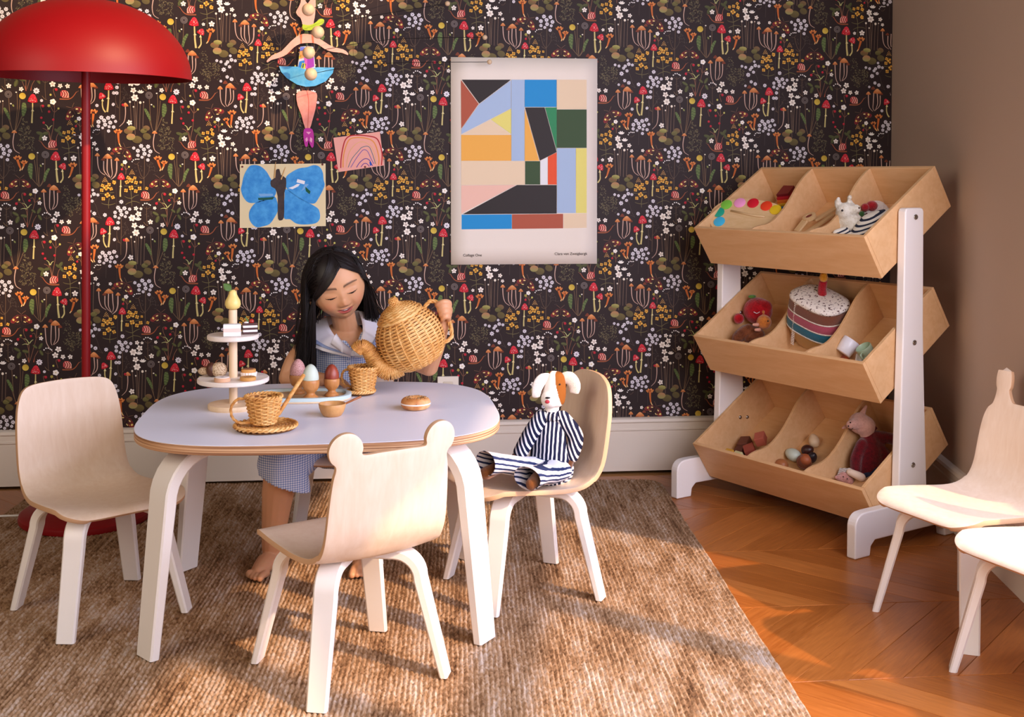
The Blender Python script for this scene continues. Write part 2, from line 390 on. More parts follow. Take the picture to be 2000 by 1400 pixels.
def motifs():
    p = Print(); Z = lambda ox, oy: (lambda x, y: (ox+x/10, oy+y/10))
    A, B, D, E = Z(1010, 515), Z(1140, 515), Z(1010, 645), Z(1140, 645)
    r = random.Random(3)
    STEM, STEM2, PALE = '#6b5440', '#5b4a3c', '#d8b7a2'
    # --- grey-brown bushes of tiny leaves
    def bush(pts, rad, n, col):
        for k in range(n):
            cx, cy = r.choice(pts); a = r.random()*6.28; q = rad*math.sqrt(r.random()); x, y = cx+q*math.cos(a), cy+q*math.sin(a)
            an = r.random()*360; p.ell(x, y, 1.5, .62, col[r.randrange(len(col))], an, 0, 6)
    LV = ['#6d6346', '#57503a', '#7d6f4e', '#4a4433']
    bush([A(900, 60), A(1000, 60), A(920, 160), A(1060, 160), A(880, 270), A(980, 280), A(1080, 290)], 6.5, 120, LV)
    bush([B(330, 1020), B(380, 1120), B(350, 1220), B(440, 1250), B(520, 1220), B(390, 1340), B(500, 1340), B(590, 1300), E(340, 90), E(440, 120), E(540, 120), E(600, 160), E(420, 210)], 6.5, 190, LV)
    bush([A(460, 700), A(680, 620), A(720, 720)], 8, 40, ['#463a34', '#50423a']); bush([D(220, 480), D(250, 560), D(640, 240)], 8, 40, ['#463a34', '#50423a'])
    # --- chanterelles
    def chant(T, pts, cap, base):
        p.line([T(*q) for q in pts], 4.6, '#c86a2c', 2, 5, 1.4)
        x, y = T(*cap)
        for k, (u, v) in enumerate([(-6, 1.2), (-3, -1.4), (0, -.6), (3, -1.8), (6, .6), (4, 2.2), (-4, 2.4)]): p.ell(x+u*base, y+v*base, 2.6*base, 1.5*base, '#e0904c' if k % 2 else '#d07a38', 20*u, 3, 7)
        p.ell(x, y+1, 3.4*base, 1.2*base, '#8a3c16', 0, 4, 8)
        e = T(*pts[-1]); m = T(*pts[-2]); p.line([m, e], 1.5, '#f0cf90', 3)
    chant(A, [(810, 520), (840, 620), (865, 690), (850, 730)], (815, 480), .95); chant(A, [(930, 580), (915, 650), (885, 715)], (930, 560), .8)
    chant(B, [(490, 640), (470, 720), (440, 810), (410, 850)], (490, 600), 1.0)
    chant(D, [(100, 1230), (100, 1330), (115, 1450), (150, 1520)], (95, 1215), 1.0)
    chant(E, [(860, 860), (850, 960), (840, 1060), (860, 1105)], (860, 815), 1.0); chant(E, [(760, 990), (790, 1060), (830, 1110)], (755, 950), .75)
    # --- lily pads
    def pads(T, ox, oy):
        for x, y, rx, ry, a, c, c2 in [(560, 880, 8.2, 5.6, 0, '#8a5f3e', '#6a5a34'), (890, 820, 6.2, 5, 10, '#7d6040', '#6a5a36'), (840, 870, 6.2, 4.6, -10, '#787040', '#5f5a30'), (895, 975, 7.6, 6.2, 20, '#66592f', '#5a4f30'), (715, 1035, 9.4, 7, 5, '#6c5f34', '#5a4e2c'), (615, 825, 7.8, 4.3, 3, '#a8a05a', '#7f7a3e'), (605, 985, 8.2, 6.2, -5, '#b08058', '#969055')]:
            X, Y = T(x+ox, y+oy); p.ell(X, Y, rx, ry, c, a, 3, 16, c2)
    pads(B, 0, 0); pads(A, -275, -890)
    # --- moths
    def moth(T, cx, cy, tilt):
        a = math.radians(tilt); X, Y = T(cx, cy); f = lambda u, v: (X+u*math.cos(a)-v*math.sin(a), Y+u*math.sin(a)+v*math.cos(a))
        for sx in (-1, 1):
            W_ = [(.8*sx, -5.5), (7*sx, -6.5), (14*sx, -2), (19.5*sx, 4.5), (19.5*sx, 8.5), (15*sx, 10.5), (10*sx, 8.5), (4*sx, 4)]
            p.poly([f(*q) for q in W_], '#6b3230', 2); p.poly([f(u*.94+sx*.3, v*.9) for u, v in W_], ['#3a201c', '#5a2220', '#7c2424', '#8a2428', '#922a2c', '#7a2024', '#4a1a1c', '#2c1a1a'], 3)
            x, y = f(8*sx, 9.5); p.ell(x, y, 6, 3.2, '#4a2626', tilt-sx*8, 1, 10); p.ell(x, y, 4.8, 2.3, '#2e1a1a', tilt-sx*8, 2, 10)
            for u, v, rx, ry, c in [(14, 3, 2, 2.3, '#f0cf70'), (7, -1.6, 2.4, 1.2, '#f2d88c'), (6, 6.8, 2.6, .9, '#f0d88c'), (10, 6, 2, .8, '#c07a3c')]: x, y = f(u*sx, v); p.ell(x, y, rx, ry, c, tilt+sx*25, 4, 8)
            p.line([f(0, -7), f(3*sx, -10), f(8*sx, -14)], .7, '#7a5a44', 1)
        p.line([f(0, -8), f(0, 6)], 2.4, '#4a2a22', 4)
    moth(A, 848, 945, 0); moth(A, 195, 370, 28); moth(E, 515, 830, -28)
    # --- umbels of little white florets
    def fl(T, pts, rr=4.3): 
        for q in pts:
            x, y = T(q[0], q[1]); rad = q[2] if len(q) > 2 else rr; p.star(x, y, rad, '#eae4ea', 7, r.random()*6, core='#77707a')
    fl(A, [(515, 265), (640, 275), (455, 355), (565, 330), (680, 365), (575, 410), (455, 440, 3.6), (655, 440, 3.3), (530, 475, 3.2), (380, 305, 3.4), (635, 525, 3.6)])
    p.line([A(572, 450), A(570, 700), A(560, 870), A(560, 1100)], .9, STEM); p.line([A(560, 870), A(500, 800), A(445, 600)], .8, STEM); p.line([A(560, 870), A(640, 760), A(660, 640)], .7, STEM2); p.line([A(560, 875), A(510, 870), A(470, 840)], .8, STEM)
    p.line([A(380, 595), A(430, 605), A(480, 560)], .6, STEM)
    for x, y in [(350, 560), (372, 530), (410, 515), (440, 512), (470, 512)]: X, Y = A(x, y); p.ell(X, Y, 1.2, 1.2, '#f4eee8', 0, 3, 6)
    fl(D, [(85, 125), (200, 135), (30, 215, 3.8), (130, 180), (240, 215, 3.8), (145, 255), (30, 290, 3.6), (215, 290, 3.2), (100, 320, 3), (295, 150, 3.4), (85, 405, 3.6), (145, 15, 4.2), (25, 510, 3.6), (80, 510, 3.8), (10, 730, 2.8)])
    p.line([D(140, 300), D(140, 560), D(128, 800), D(125, 1010)], .9, STEM); p.line([D(130, 700), D(180, 640), D(220, 560)], .7, STEM2); p.line([D(55, 560), D(60, 680), D(110, 790)], .8, STEM); p.line([D(60, 760), D(120, 790)], .8, STEM)
    fl(B, [(595, 1165, 3), (670, 1185, 3.2), (860, 1145, 4), (790, 1185, 3.6), (930, 1160, 3.2), (760, 1225, 3.4), (825, 1275, 3.4), (840, 1070, 2.8)]); fl(B, [(720, 1330, 4.6)]); fl(E, [(780, 165, 3.6), (860, 205, 4), (665, 245, 2.8), (1050, 230, 4)])
    p.line([B(920, 1200), B(860, 1290), E(890, 60), E(930, 200), E(990, 300)], .7, '#4f4038'); p.line([E(890, 250), E(990, 300)], .7, '#4f4038')
    fl(E, [(1000, 930), (1120, 935), (950, 1010), (1050, 985), (1155, 1020), (1065, 1060), (945, 1090, 3.6), (1135, 1095, 3), (1020, 1120, 2.8), (1205, 910), (1250, 995, 3.2), (1215, 1100, 3.6), (1125, 1175, 3.4), (925, 710, 3.4), (1215, 680, 3), (1280, 370, 3.4)])
    p.line([E(1060, 1150), E(1050, 1400)], .8, '#4a3c36'); p.line([E(890, 1240), E(930, 1245), E(970, 1200)], .6, STEM)
    for x, y in [(850, 1205), (868, 1170), (900, 1155), (930, 1160), (960, 1158)]: X, Y = E(x, y); p.ell(X, Y, 1.2, 1.2, '#f4eee8', 0, 3, 6)
    for T, ox, oy in ((D, 605, 60), (D, 1315, 225)):
        for u, v in [(-70, 10), (-35, -20), (5, -22), (40, -5), (65, 10)]: X, Y = T(ox+u, oy+v); p.ell(X, Y, 1.35, 1.35, '#f6f0ea', 0, 3, 6)
        p.line([T(ox-55, oy+50), T(ox, oy+85), T(ox+70, oy+45)], .7, STEM); p.line([T(ox, oy+40), T(ox-5, oy+210), T(ox+5, oy+390)], .8, STEM); p.line([T(ox-60, oy+330), T(ox-20, oy+380), T(ox+20, oy+400)], .7, '#8a7050')
    # --- white stars
    for T, x, y, rad, c in [(A, 1300, 120, 5.2, 0), (B, 655, 70, 5.6, 1), (B, 685, 210, 7, 0), (B, 880, 210, 4.4, 1), (B, 925, 315, 3.5, 0), (B, 1140, 305, 3.5, 1), (B, 360, 495, 3.4, 0), (B, 510, 485, 5.8, 1),
                            (D, 410, 135, 4.4, 0), (D, 500, 140, 3, 1), (D, 455, 240, 6, 1), (D, 340, 315, 7, 0), (D, 380, 455, 6, 1), (D, 405, 590, 7, 0), (D, 670, 385, 5, 1), (D, 890, 440, 4.6, 0), (D, 750, 125, 3.4, 1), (D, 305, 1055, 5.4, 0),
                            (E, 200, 225, 6, 1), (E, 145, 335, 6, 0), (E, 280, 365, 4.6, 1), (E, 410, 365, 4.6, 0), (E, 650, 1300, 5.6, 1), (D, 1195, 20, 4.2, 1)]:
        X, Y = T(x, y); p.star(X, Y, rad, '#fdf4e8', 6 if rad > 6.5 else 5, r.random()*6)
    for T, x, y, rad in [(A, 1120, 1100, 5.2), (A, 218, 570, 4.2), (E, 148, 660, 5.6), (E, 605, 960, 4.2)]:
        X, Y = T(x, y)
        for k in range(5): p.ell(X+rad*.55*math.cos(k*1.257), Y+rad*.55*math.sin(k*1.257), rad*.48, rad*.44, '#fbf5ec', 0, 3, 8)
        p.ell(X, Y, rad*.25, rad*.25, '#d8c890', 0, 4, 6)
    X, Y = D(1158, 465); p.star(X, Y, 6, '#f2ecf2', 8, .2, core='#6b6470')
    X, Y = D(1247, 642); p.star(X, Y, 3, '#f2ecf2', 7, .2, core='#8b8490')
    for T, x, y in [(B, 790, 125), (D, 445, 355), (D, 510, 500), (E, 715, 1195)]: X, Y = T(x, y); p.cup(X, Y, 5.6)
    # --- upright bud stems
    for T, pts in ((B, [(590, 290, 1.9), (655, 385, 1.4), (680, 270, 0), (725, 290, 0), (783, 300, 2.3), (845, 290, 1.1)]), (D, [(316, 670, 1.8), (380, 760, 1.4), (400, 660, 0), (450, 650, 0), (503, 678, 2.3), (563, 668, 1.2)])):
        for k, (x, y, rad) in enumerate(pts):
            ex = x+(25 if k < 3 else -20); p.line([T(x, y), T(lerp(x, ex, .6), y+260), T(ex, y+520)], 1.1, '#6e5848', 0)
            if rad: X, Y = T(x, y); p.ell(X, Y, rad, rad*1.15, '#f2e6d2', 0, 3, 8)
    # --- clubs of thin brown mushrooms
    def club(T, items, stems):
        for s in stems: p.line([T(*q) for q in s], 1.9, '#c9a796', 1, 5, .8)
        for x, y, w, h, c in items:
            X, Y = T(x, y); p.poly([(X-w, Y+h*.5), (X-w*.8, Y-h*.1), (X-w*.3, Y-h*.8), (X, Y-h), (X+w*.3, Y-h*.8), (X+w*.8, Y-h*.1), (X+w, Y+h*.5), (X, Y+h*.7)], [c, c, '#e8a468', '#eaa86c', '#e2985c', c, c, '#b86430'] if c != '#7a3a22' else c, 2 if c != '#7a3a22' else 1)
    OR = '#cf7e42'; DK = '#7a3a22'
    club(B, [(930, 420, 4.6, 3.8, OR), (1110, 450, 8.4, 5.6, OR), (1030, 500, 4, 3.2, DK), (1190, 390, 4, 3.4, DK), (1280, 505, 3.8, 3.4, OR)], [[(930, 450), (940, 620), (980, 730), (1060, 790)], [(1040, 530), (1040, 690), (1080, 770), (1140, 830)], [(1105, 490), (1100, 700), (1130, 790), (1160, 850)], [(1175, 490), (1180, 640), (1190, 760), (1170, 830)], [(1272, 530), (1265, 680), (1240, 790), (1190, 850)]])
    club(A, [(72, 525, 4.6, 3.8, OR), (762, 10, 5, 3.4, OR)], [[(70, 560), (68, 720), (40, 830), (-40, 900)], [(760, 30), (735, 200), (760, 340), (850, 405)]])
    club(A, [(1270, 1100, 5, 4, OR)], [[(1268, 1120), (1275, 1260), (1290, 1400), (1340, 1500), (1400, 1570)]])
    club(B, [(150, 1045, 8.6, 6, OR), (70, 1000, 4.6, 4, DK), (235, 1105, 4, 3.4, DK)], [[(80, 1080), (72, 1250), (70, 1400), (90, 1450)], [(150, 1090), (155, 1250), (150, 1340), (110, 1440)], [(212, 1130), (212, 1270), (190, 1370), (120, 1440)]])
    club(E, [(650, 375, 5, 4, OR), (830, 335, 8.6, 6, OR), (745, 270, 4.6, 4, DK), (910, 375, 4, 3.4, DK)], [[(650, 400), (655, 560), (680, 660), (740, 725)], [(760, 360), (750, 560), (745, 660), (775, 715)], [(830, 370), (840, 540), (825, 620), (785, 715)], [(890, 410), (890, 560), (860, 640), (790, 700)]])
    club(D, [(232, 730, 5.6, 4.4, OR)], [[(232, 760), (232, 900), (205, 1040), (120, 1135)]])
    # --- fly agarics
    def stalk(T, pts, w): p.line([T(*q) for q in pts], w, '#cfc07c', 2, 5, w*1.5)
    stalk(B, [(195, 510), (200, 680), (205, 800), (220, 940)], 2.4); X, Y = B(205, 690); p.poly([(X-3, Y+1), (X, Y-3), (X+3, Y+1)], '#e8dca0', 3); X, Y = B(190, 450); p.redcap(X, Y, 18, 16, 4)
    stalk(B, [(305, 680), (312, 790), (310, 870), (265, 940)], 1.8); X, Y = B(305, 730); p.poly([(X-2.4, Y+1), (X, Y-4), (X+2.4, Y+1)], '#e8dca0', 3); X, Y = B(320, 632); p.redcap(X, Y, 14, 11, 25)
    stalk(A, [(138, 900), (135, 1020), (128, 1130), (128, 1220)], 1.8); X, Y = A(137, 1025); p.poly([(X-2.4, Y+1), (X, Y-3), (X+2.4, Y+1)], '#e8dca0', 3); X, Y = A(147, 838); p.redcap(X, Y, 14, 12.5, 0)
    stalk(D, [(1088, 670), (1085, 800), (1075, 950), (1070, 1060)], 1.9); X, Y = D(1087, 832); p.poly([(X-2.8, Y+1), (X, Y-3), (X+2.8, Y+1)], '#e8dca0', 3); X, Y = D(1093, 605); p.redcap(X, Y, 17.5, 15.5, 4)
    stalk(E, [(1135, 410), (1130, 560), (1120, 700), (1105, 825)], 2.2); X, Y = E(1125, 575); p.poly([(X-3, Y+1), (X, Y-3), (X+3, Y+1)], '#e8dca0', 3); X, Y = E(1135, 345); p.redcap(X, Y, 17, 15, -4)
    stalk(E, [(1025, 590), (1020, 700), (1040, 780), (1075, 830)], 1.8); X, Y = E(1025, 620); p.poly([(X-2.4, Y+1), (X, Y-4), (X+2.4, Y+1)], '#e8dca0', 3); X, Y = E(1010, 528); p.redcap(X, Y, 13, 11, -22)
    # --- yellow four-petal flowers
    def yel(T, pts, stem):
        for q in pts:
            X, Y = T(q[0], q[1]); rad = q[2]
            ro = r.random()*1.5
            for k in range(4): p.ell(X+rad*.62*math.cos(k*1.571+ro), Y+rad*.62*math.sin(k*1.571+ro), rad*.44, rad*.36, '#dfa23c' if k % 2 else '#edbb52', math.degrees(k*1.571+ro)+90, 3, 8)
            p.ell(X, Y, rad*.24, rad*.24, '#c07a20', 0, 4, 5)
        for s in stem: p.line([T(*q) for q in s], 1.3, '#6e6440', 1, 5, .7)
    yel(A, [(330, 912, 5), (275, 862, 4), (395, 865, 3.4), (250, 945, 4), (415, 950, 4), (500, 942, 2.6), (325, 1050, 5), (232, 1100, 4), (480, 1060, 4), (410, 1110, 4), (608, 1058, 3.2), (20, 960, 3.4)], [[(320, 1100), (330, 1250), (335, 1400)], [(330, 1250), (260, 1240), (200, 1210)], [(330, 1250), (400, 1200), (460, 1180)], [(335, 1310), (260, 1340), (220, 1370)], [(335, 1300), (420, 1310), (480, 1335)], [(200, 1015), (290, 1020)], [(380, 1030), (470, 1005)]])
    yel(B, [(415, 110, 5.2), (325, 165, 3.8), (505, 170, 3.8), (345, 15, 3.4), (425, 0, 3.6), (510, 15, 3.4)], [[(390, 170), (415, 230), (425, 310), (425, 420), (430, 560)], [(425, 310), (350, 300), (300, 280)], [(425, 310), (500, 270), (550, 245)], [(430, 380), (370, 400), (330, 425)], [(430, 375), (520, 375), (580, 395)], [(300, 75), (380, 85)], [(460, 100), (550, 70)]])
    yel(B, [(1080, 1025, 5.2), (1015, 985, 3.6), (1130, 965, 3.8), (1000, 1070, 3.8), (1165, 1045, 3.6), (1220, 920, 3.8), (1100, 1160, 5.2), (1025, 1230, 3.8), (1195, 1200, 3.8)], [[(1130, 1220), (1115, 1330), E0(1120, 110)], [(1115, 1340), (1040, 1330), (990, 1310)], [(1115, 1345), (1190, 1330), (1240, 1310)], [(960, 1130), (1050, 1140)], [(1140, 1120), (1220, 1110)]])
    yel(E, [(490, 1155, 3.4), (508, 1235, 3.6), (500, 1390, 3.6)], [])
    for T, ox, oy in ((A, 345, 760), (B, 1060, 880), (E, 440, 1040)):
        for u, v in [(0, -42), (-18, -18), (18, -16), (-30, 10), (30, 12), (-42, 35), (42, 35), (-12, 25), (14, 25), (0, 0)]: X, Y = T(ox+u, oy+v); p.ell(X, Y, .7, 1.3, '#c89a58', u*.6, 2, 6)
    # --- snails
    def snail(T, cx, cy, sx):
        X, Y = T(cx, cy)
        p.poly([(X-7.5*sx, Y+3), (X-7*sx, Y-4), (X-4*sx, Y-7), (X+2*sx, Y-7), (X+6*sx, Y-4), (X+8*sx, Y+4), (X+7.5*sx, Y+6.5), (X-3*sx, Y+6.8)], ['#c03a3c', '#d05050', '#c84444', '#d86a60', '#c24440', '#e0846c', '#f0b090', '#d06a60'], 3)
        for k in range(3): p.line([(X+(-6+4.2*k)*sx, Y-5.5), (X+(-3.5+4.2*k)*sx, Y+.5), (X+(-6.5+4.6*k)*sx, Y+6)], 1.1, '#5c1216', 4)
        for k in range(3): p.line([(X+(-4+4.2*k)*sx, Y-5.5), (X+(-1.2+4.2*k)*sx, Y-.5), (X+(-3.5+4.4*k)*sx, Y+5)], .9, '#f4c8b4', 4)
        p.line([(X-9*sx, Y+9), (X+6*sx, Y+9), (X+14*sx, Y+5), (X+21*sx, Y-5)], 2.6, '#9a5434', 1, 5, 1.2); p.line([(X+20*sx, Y-3), (X+25*sx, Y-7)], .6, '#8a5a44', 1)
    snail(A, 580, 1185, 1); snail(B, 140, 230, -1); snail(E, 355, 515, 1)
    # --- dandelion clock, button and buds on stems, ferny leaves
    def clock(T, x, y):
        X, Y = T(x, y); p.ell(X, Y, 6.7, 6.7, '#7d7069', 0, 2, 18); p.ell(X, Y, 5.9, 5.9, '#4c4242', 0, 3, 18); p.ell(X, Y, 2, 2, '#37292a', 0, 4, 10)
        for k in range(22): a = k*.2856; p.line([(X+2*math.cos(a), Y+2*math.sin(a)), (X+6*math.cos(a), Y+6*math.sin(a))], .28, '#8a7d76', 4)
    clock(A, 1308, 425); clock(D, 660, 540)
    X, Y = A(1065, 460); p.ell(X, Y, 6, 6, '#c0a034', 0, 2, 14, '#d8bc4c'); X, Y = D(910, 565); p.ell(X, Y, 6, 6, '#c0a034', 0, 2, 14, '#d8bc4c')
    for s in ([(1110, 520), (1135, 720), (1150, 920), (1180, 1020)], [(1160, 410), (1160, 600), (1175, 850), (1190, 1020)], [(1300, 500), (1290, 740), (1260, 900), (1200, 1015)], [(1195, 660), (1190, 850), (1190, 1010)], [(1050, 850), (1110, 930), (1170, 1000)], [(1330, 760), (1280, 900), (1210, 1010)]): p.line([A(*q) for q in s], .9, '#7c6248', 1)
    for s in ([(665, 600), (680, 880), (700, 1100), (740, 1250)], [(815, 520), (815, 800), (790, 1050), (760, 1250)], [(865, 630), (840, 880), (800, 1100), (760, 1250)], [(590, 810), (650, 960), (700, 1120), (740, 1240)], [(900, 930), (830, 1100), (765, 1240)]): p.line([D(*q) for q in s], .9, '#7c6248', 1)
    for T, q in ((A, (1172, 390)), (D, (802, 500)), (A, (1262, 597)), (D, (705, 712))): X, Y = T(*q); p.ell(X, Y, 1.6, 1.3, '#f4ead8', 0, 3, 7)
    for T, q in ((A, (1225, 630)), (D, (745, 745))): X, Y = T(*q); p.ell(X, Y, 2.6, 1.6, '#8a9050', 60, 3, 7)
    def fern(T, spine, w):
        P = cr2([T(*q) for q in spine], 8, False)
        p.line([T(*q) for q in spine], 1, '#6c7a48', 1)
        for i, (x, y) in enumerate(P):
            k = i/(len(P)-1); ww = w*math.sin(math.pi*min(1, .15+k*.85))**.7
            for sx in (-1, 1): p.poly([(x, y-1.2), (x+sx*ww*.6, y-1.6), (x+sx*ww, y-.2+r.random()), (x+sx*ww*.5, y+1.2), (x, y+1.2)], '#55683a' if (i+sx) % 3 else '#6f8048', 2)
    fern(A, [(1045, 600), (1035, 720), (1050, 880)], 5); fern(A, [(1365, 690), (1310, 790), (1285, 930)], 3.4); fern(D, [(935, 700), (935, 820), (915, 940)], 5); fern(D, [(590, 800), (640, 900), (680, 1010)], 3.4)
    # --- strawberry plants
    def berry(T, x, y, rad): X, Y = T(x, y); p.ell(X, Y, rad, rad*1.05, '#c8283c', 0, 3, 9, '#a01828')
    for T, x, y, rad in [(A, 935, 1165, 2.6), (A, 1015, 1280, 2.3), (A, 785, 1340, 2.6), (A, 163, 705, 2.2), (D, 1270, 745, 2.6), (E, 210, 435, 2.6), (E, 78, 845, 2.3), (E, 548, 1100, 2), (E, 1385, 690, 2.4)]: berry(T, x, y, rad)
    for T, x, y in [(A, 835, 1265), (A, 1197, 1238), (A, 290, 658), (E, 108, 532), (E, 245, 782), (E, 680, 1050)]: X, Y = T(x, y); p.ell(X, Y, 1.9, 2, '#c8c060', 0, 3, 8)
    for T, x, y in [(A, 1035, 1165), (E, 75, 735), (A, 165, 620), (E, 550, 1010)]: X, Y = T(x, y); p.star(X, Y, 3, '#c0b458', 5, .3, core='#8a7a30', layer=2)
    for T, s in [(A, [(935, 1140), (885, 1150), (890, 1240), (930, 1330)]), (A, [(1030, 1240), (1080, 1230), (1100, 1310)]), (A, [(1120, 1150), (1110, 1300), D0(1100, 50), D0(1060, 200), D0(990, 440)]), (A, [(1190, 1250), (1120, 1310)]), (A, [(800, 1310), (850, 1310), (930, 1400), D0(970, 250), D0(975, 450)]), (A, [(228, 600), (235, 720), (230, 800)]), (A, [(280, 670), (235, 720)]), (A, [(165, 690), (190, 640), (230, 710)]),
                 (D, [(1265, 725), (1225, 740), (1255, 860)]), (D, [(980, 130), (975, 300), (970, 450)]), (D, [(1140, 250), (1080, 360), (1060, 460)]), (D, [(900, 280), (940, 380), (965, 450)]), (E, [(195, 410), (155, 440), (190, 570)]), (E, [(165, 700), (175, 800), (165, 900)]), (E, [(230, 800), (180, 850)]), (E, [(110, 760), (160, 850)]), (E, [(615, 1000), (620, 1180)]), (E, [(670, 1060), (620, 1110)]), (E, [(550, 1090), (580, 1050), (618, 1110)])]:
        p.line([T(*q) for q in s], .9, '#8a5f48', 1)
    for s in ([(975, 470), (965, 380)], [(1058, 465), (1070, 390)]): p.line([D(*q) for q in s], 2, '#a85a40', 2, 5, .8)
    for s in ([(980, 120), (940, 50), (885, 25)], [(990, 110), (1020, 70), (1055, 45)], [(970, 135), (910, 125), (855, 140)]): p.line([D(*q) for q in s], 2, '#b8b878', 2, 5, .6)
    for x, y, rx, ry, a in [(765, 230, 6.4, 2.9, 30), (800, 335, 7, 3.6, -70), (915, 265, 6.2, 3.2, 12), (1185, 165, 6.6, 3, -60), (1085, 175, 5, 2.4, 40), (1195, 290, 5.8, 2.8, 60)]:
        X, Y = D(x, y); p.ell(X, Y, rx, ry, '#54572f', a, 2, 12, '#464a2a'); ca, sa = math.cos(math.radians(a)), math.sin(math.radians(a)); p.line([(X-rx*.85*ca, Y-rx*.85*sa), (X+rx*.85*ca, Y+rx*.85*sa)], .4, '#8a8a50', 3)
    PVpx = 2545
    for s in ([(165, 900), (150, 1100), (110, 1300), (100, 1400)], [(100, 1390), (60, 1250), (20, 1180), (-40, 1150)], [(40, 1160), (80, 1250), (100, 1380)], [(190, 1390), (210, 1290), (260, 1200)]): p.line([E(*q) for q in s], .9, '#8a5f48', 1)
    for s in ([(100, 1440), (85, 1340)], [(190, 1430), (200, 1340)], [(105, 1440), (125, 1350)]): p.line([E(*q) for q in s], 1.8, '#a85a40', 2, 5, .8)
    for x, y, rx, ry, a in [(-95, 1245, 6.4, 3, 15), (-70, 1320, 6.4, 3.4, -70), (10, 1245, 5.6, 3, -10), (250, 1160, 6.4, 3, -55), (200, 1185, 4.6, 2.4, 40), (265, 1240, 5.6, 2.8, 60)]:
        X, Y = E(x, y); p.ell(X, Y, rx, ry, '#54572f', a, 2, 12, '#464a2a')
    for s in ([(60, 1170), (40, 1110), (0, 1080)], [(70, 1170), (95, 1120), (130, 1095)]): p.line([E(*q) for q in s], 2, '#b8b878', 2, 5, .6)
    for x, y in ((-60, 960), (-20, 1050), (150, 990)): X, Y = E(x, y); p.ell(X, Y, 2.3, 2.4, '#c8283c', 0, 3, 9, '#a01828')
    bush([A(900, -60), A(960, -130), A(1010, -40), A(920, -200)], 6.5, 60, LV)
    # --- panel joint
    p.poly([(1015.2, 515), (1015.6, 515), (1015.6, 642), (1015.2, 642)], '#5a4a48', 1); p.poly([(1015.2, 642), (1015.6, 642), (1015.6, 770), (1015.2, 770)], '#5a4a48', 1)
    return p
def D0(x, y): return (x, y+1300)
def E0(x, y): return (x, y+1300)
def build_wallpaper():
    p = motifs(); V = []; Fc = []; Cc = []; Ly = []
    cache = {}
    cnt = {}
    for layer, pts, c in p.polys:
        o = len(V); cnt[layer] = cnt.get(layer, 0)+1; yy = -.0004*(layer+1)-min(.00039, 4e-7*cnt[layer])
        for x, y in pts:
            q = aty(x, y, 0); V.append((q.x, yy, q.z))
        Fc.append(tuple(range(o, o+len(pts))))
        Cc.append([(*lin(k), 1) for k in (c if isinstance(c, list) else [c]*len(pts))])
    V = np.array(V); nV = len(V); lens = np.array([len(f) for f in Fc]); flat = np.concatenate([np.array(f) for f in Fc]); col = np.array([k for cc in Cc for k in cc], dtype=np.float32)
    VV = []; LL = []; n = 0
    for i in range(-6, 3):
        for j in range(-1, 5):
            VV.append(V+np.array([i*PH, 0, j*PV])); LL.append(flat+n*nV); n += 1
    VV = np.concatenate(VV); LL = np.concatenate(LL); lens = np.tile(lens, n); col = np.tile(col, (n, 1))
    me = bpy.data.meshes.new('wallpaper_print'); me.vertices.add(len(VV)); me.vertices.foreach_set('co', VV.ravel())
    me.loops.add(len(LL)); me.loops.foreach_set('vertex_index', LL); me.polygons.add(len(lens))
    me.polygons.foreach_set('loop_start', np.concatenate([[0], np.cumsum(lens)[:-1]])); me.polygons.foreach_set('loop_total', lens)
    me.update(calc_edges=True)
    at = me.color_attributes.new('Col', 'FLOAT_COLOR', 'CORNER'); at.data.foreach_set('color', col.ravel())
    # cut the print off at the room corner
    bm = bmesh.new(); bm.from_mesh(me)
    dele = [f for f in bm.faces if f.calc_center_median().x > 1.748 or f.calc_center_median().z < .16]
    bmesh.ops.delete(bm, geom=dele, context='FACES'); bm.to_mesh(me); bm.free()
    me.materials.append(vcol_mat('wallpaper_ink', .62, .35))
    o = bpy.data.objects.new('wallpaper_print', me); link(o, wall_back); tag(o, 'dark botanical print of mushrooms, flowers, moths and snails', kind='stuff')
build_wallpaper()
# ================================================================== table, chairs, toy rack, lamp
BIRCH = wood('birch_ply', '#ecd8c2', '#dabd9f', (14, 14, 2.0), .42, 1.4, ring=5)
BIRCHW = wood('birch_pale', '#efe0d0', '#dcc6b0', (14, 14, 2.0), .42, 1.4, ring=5)
def ply_edge(nt, b):
    v = coords(nt, 'Object', (3, 3, 430)); n = noise(nt, v, 1, 1, .4)
    nt.links.new(ramp(nt, n, [(.36, '#8a5f40'), (.5, '#b98a62'), (.64, '#d9b58e')]), b.inputs['Base Color'])
PLY = mat('ply_edge', '#b98a62', .6, build=ply_edge)
EDGE = mat('birch_edge', '#c9a07a', .6)
WHITE = mat('white_lacquer', '#efe9e2', .38, spec=.5)
LAM = mat('white_laminate', '#e6e6f0', .33, spec=.5)
STEEL = mat('screw_steel', '#a8a6a2', .28, metal=1.)

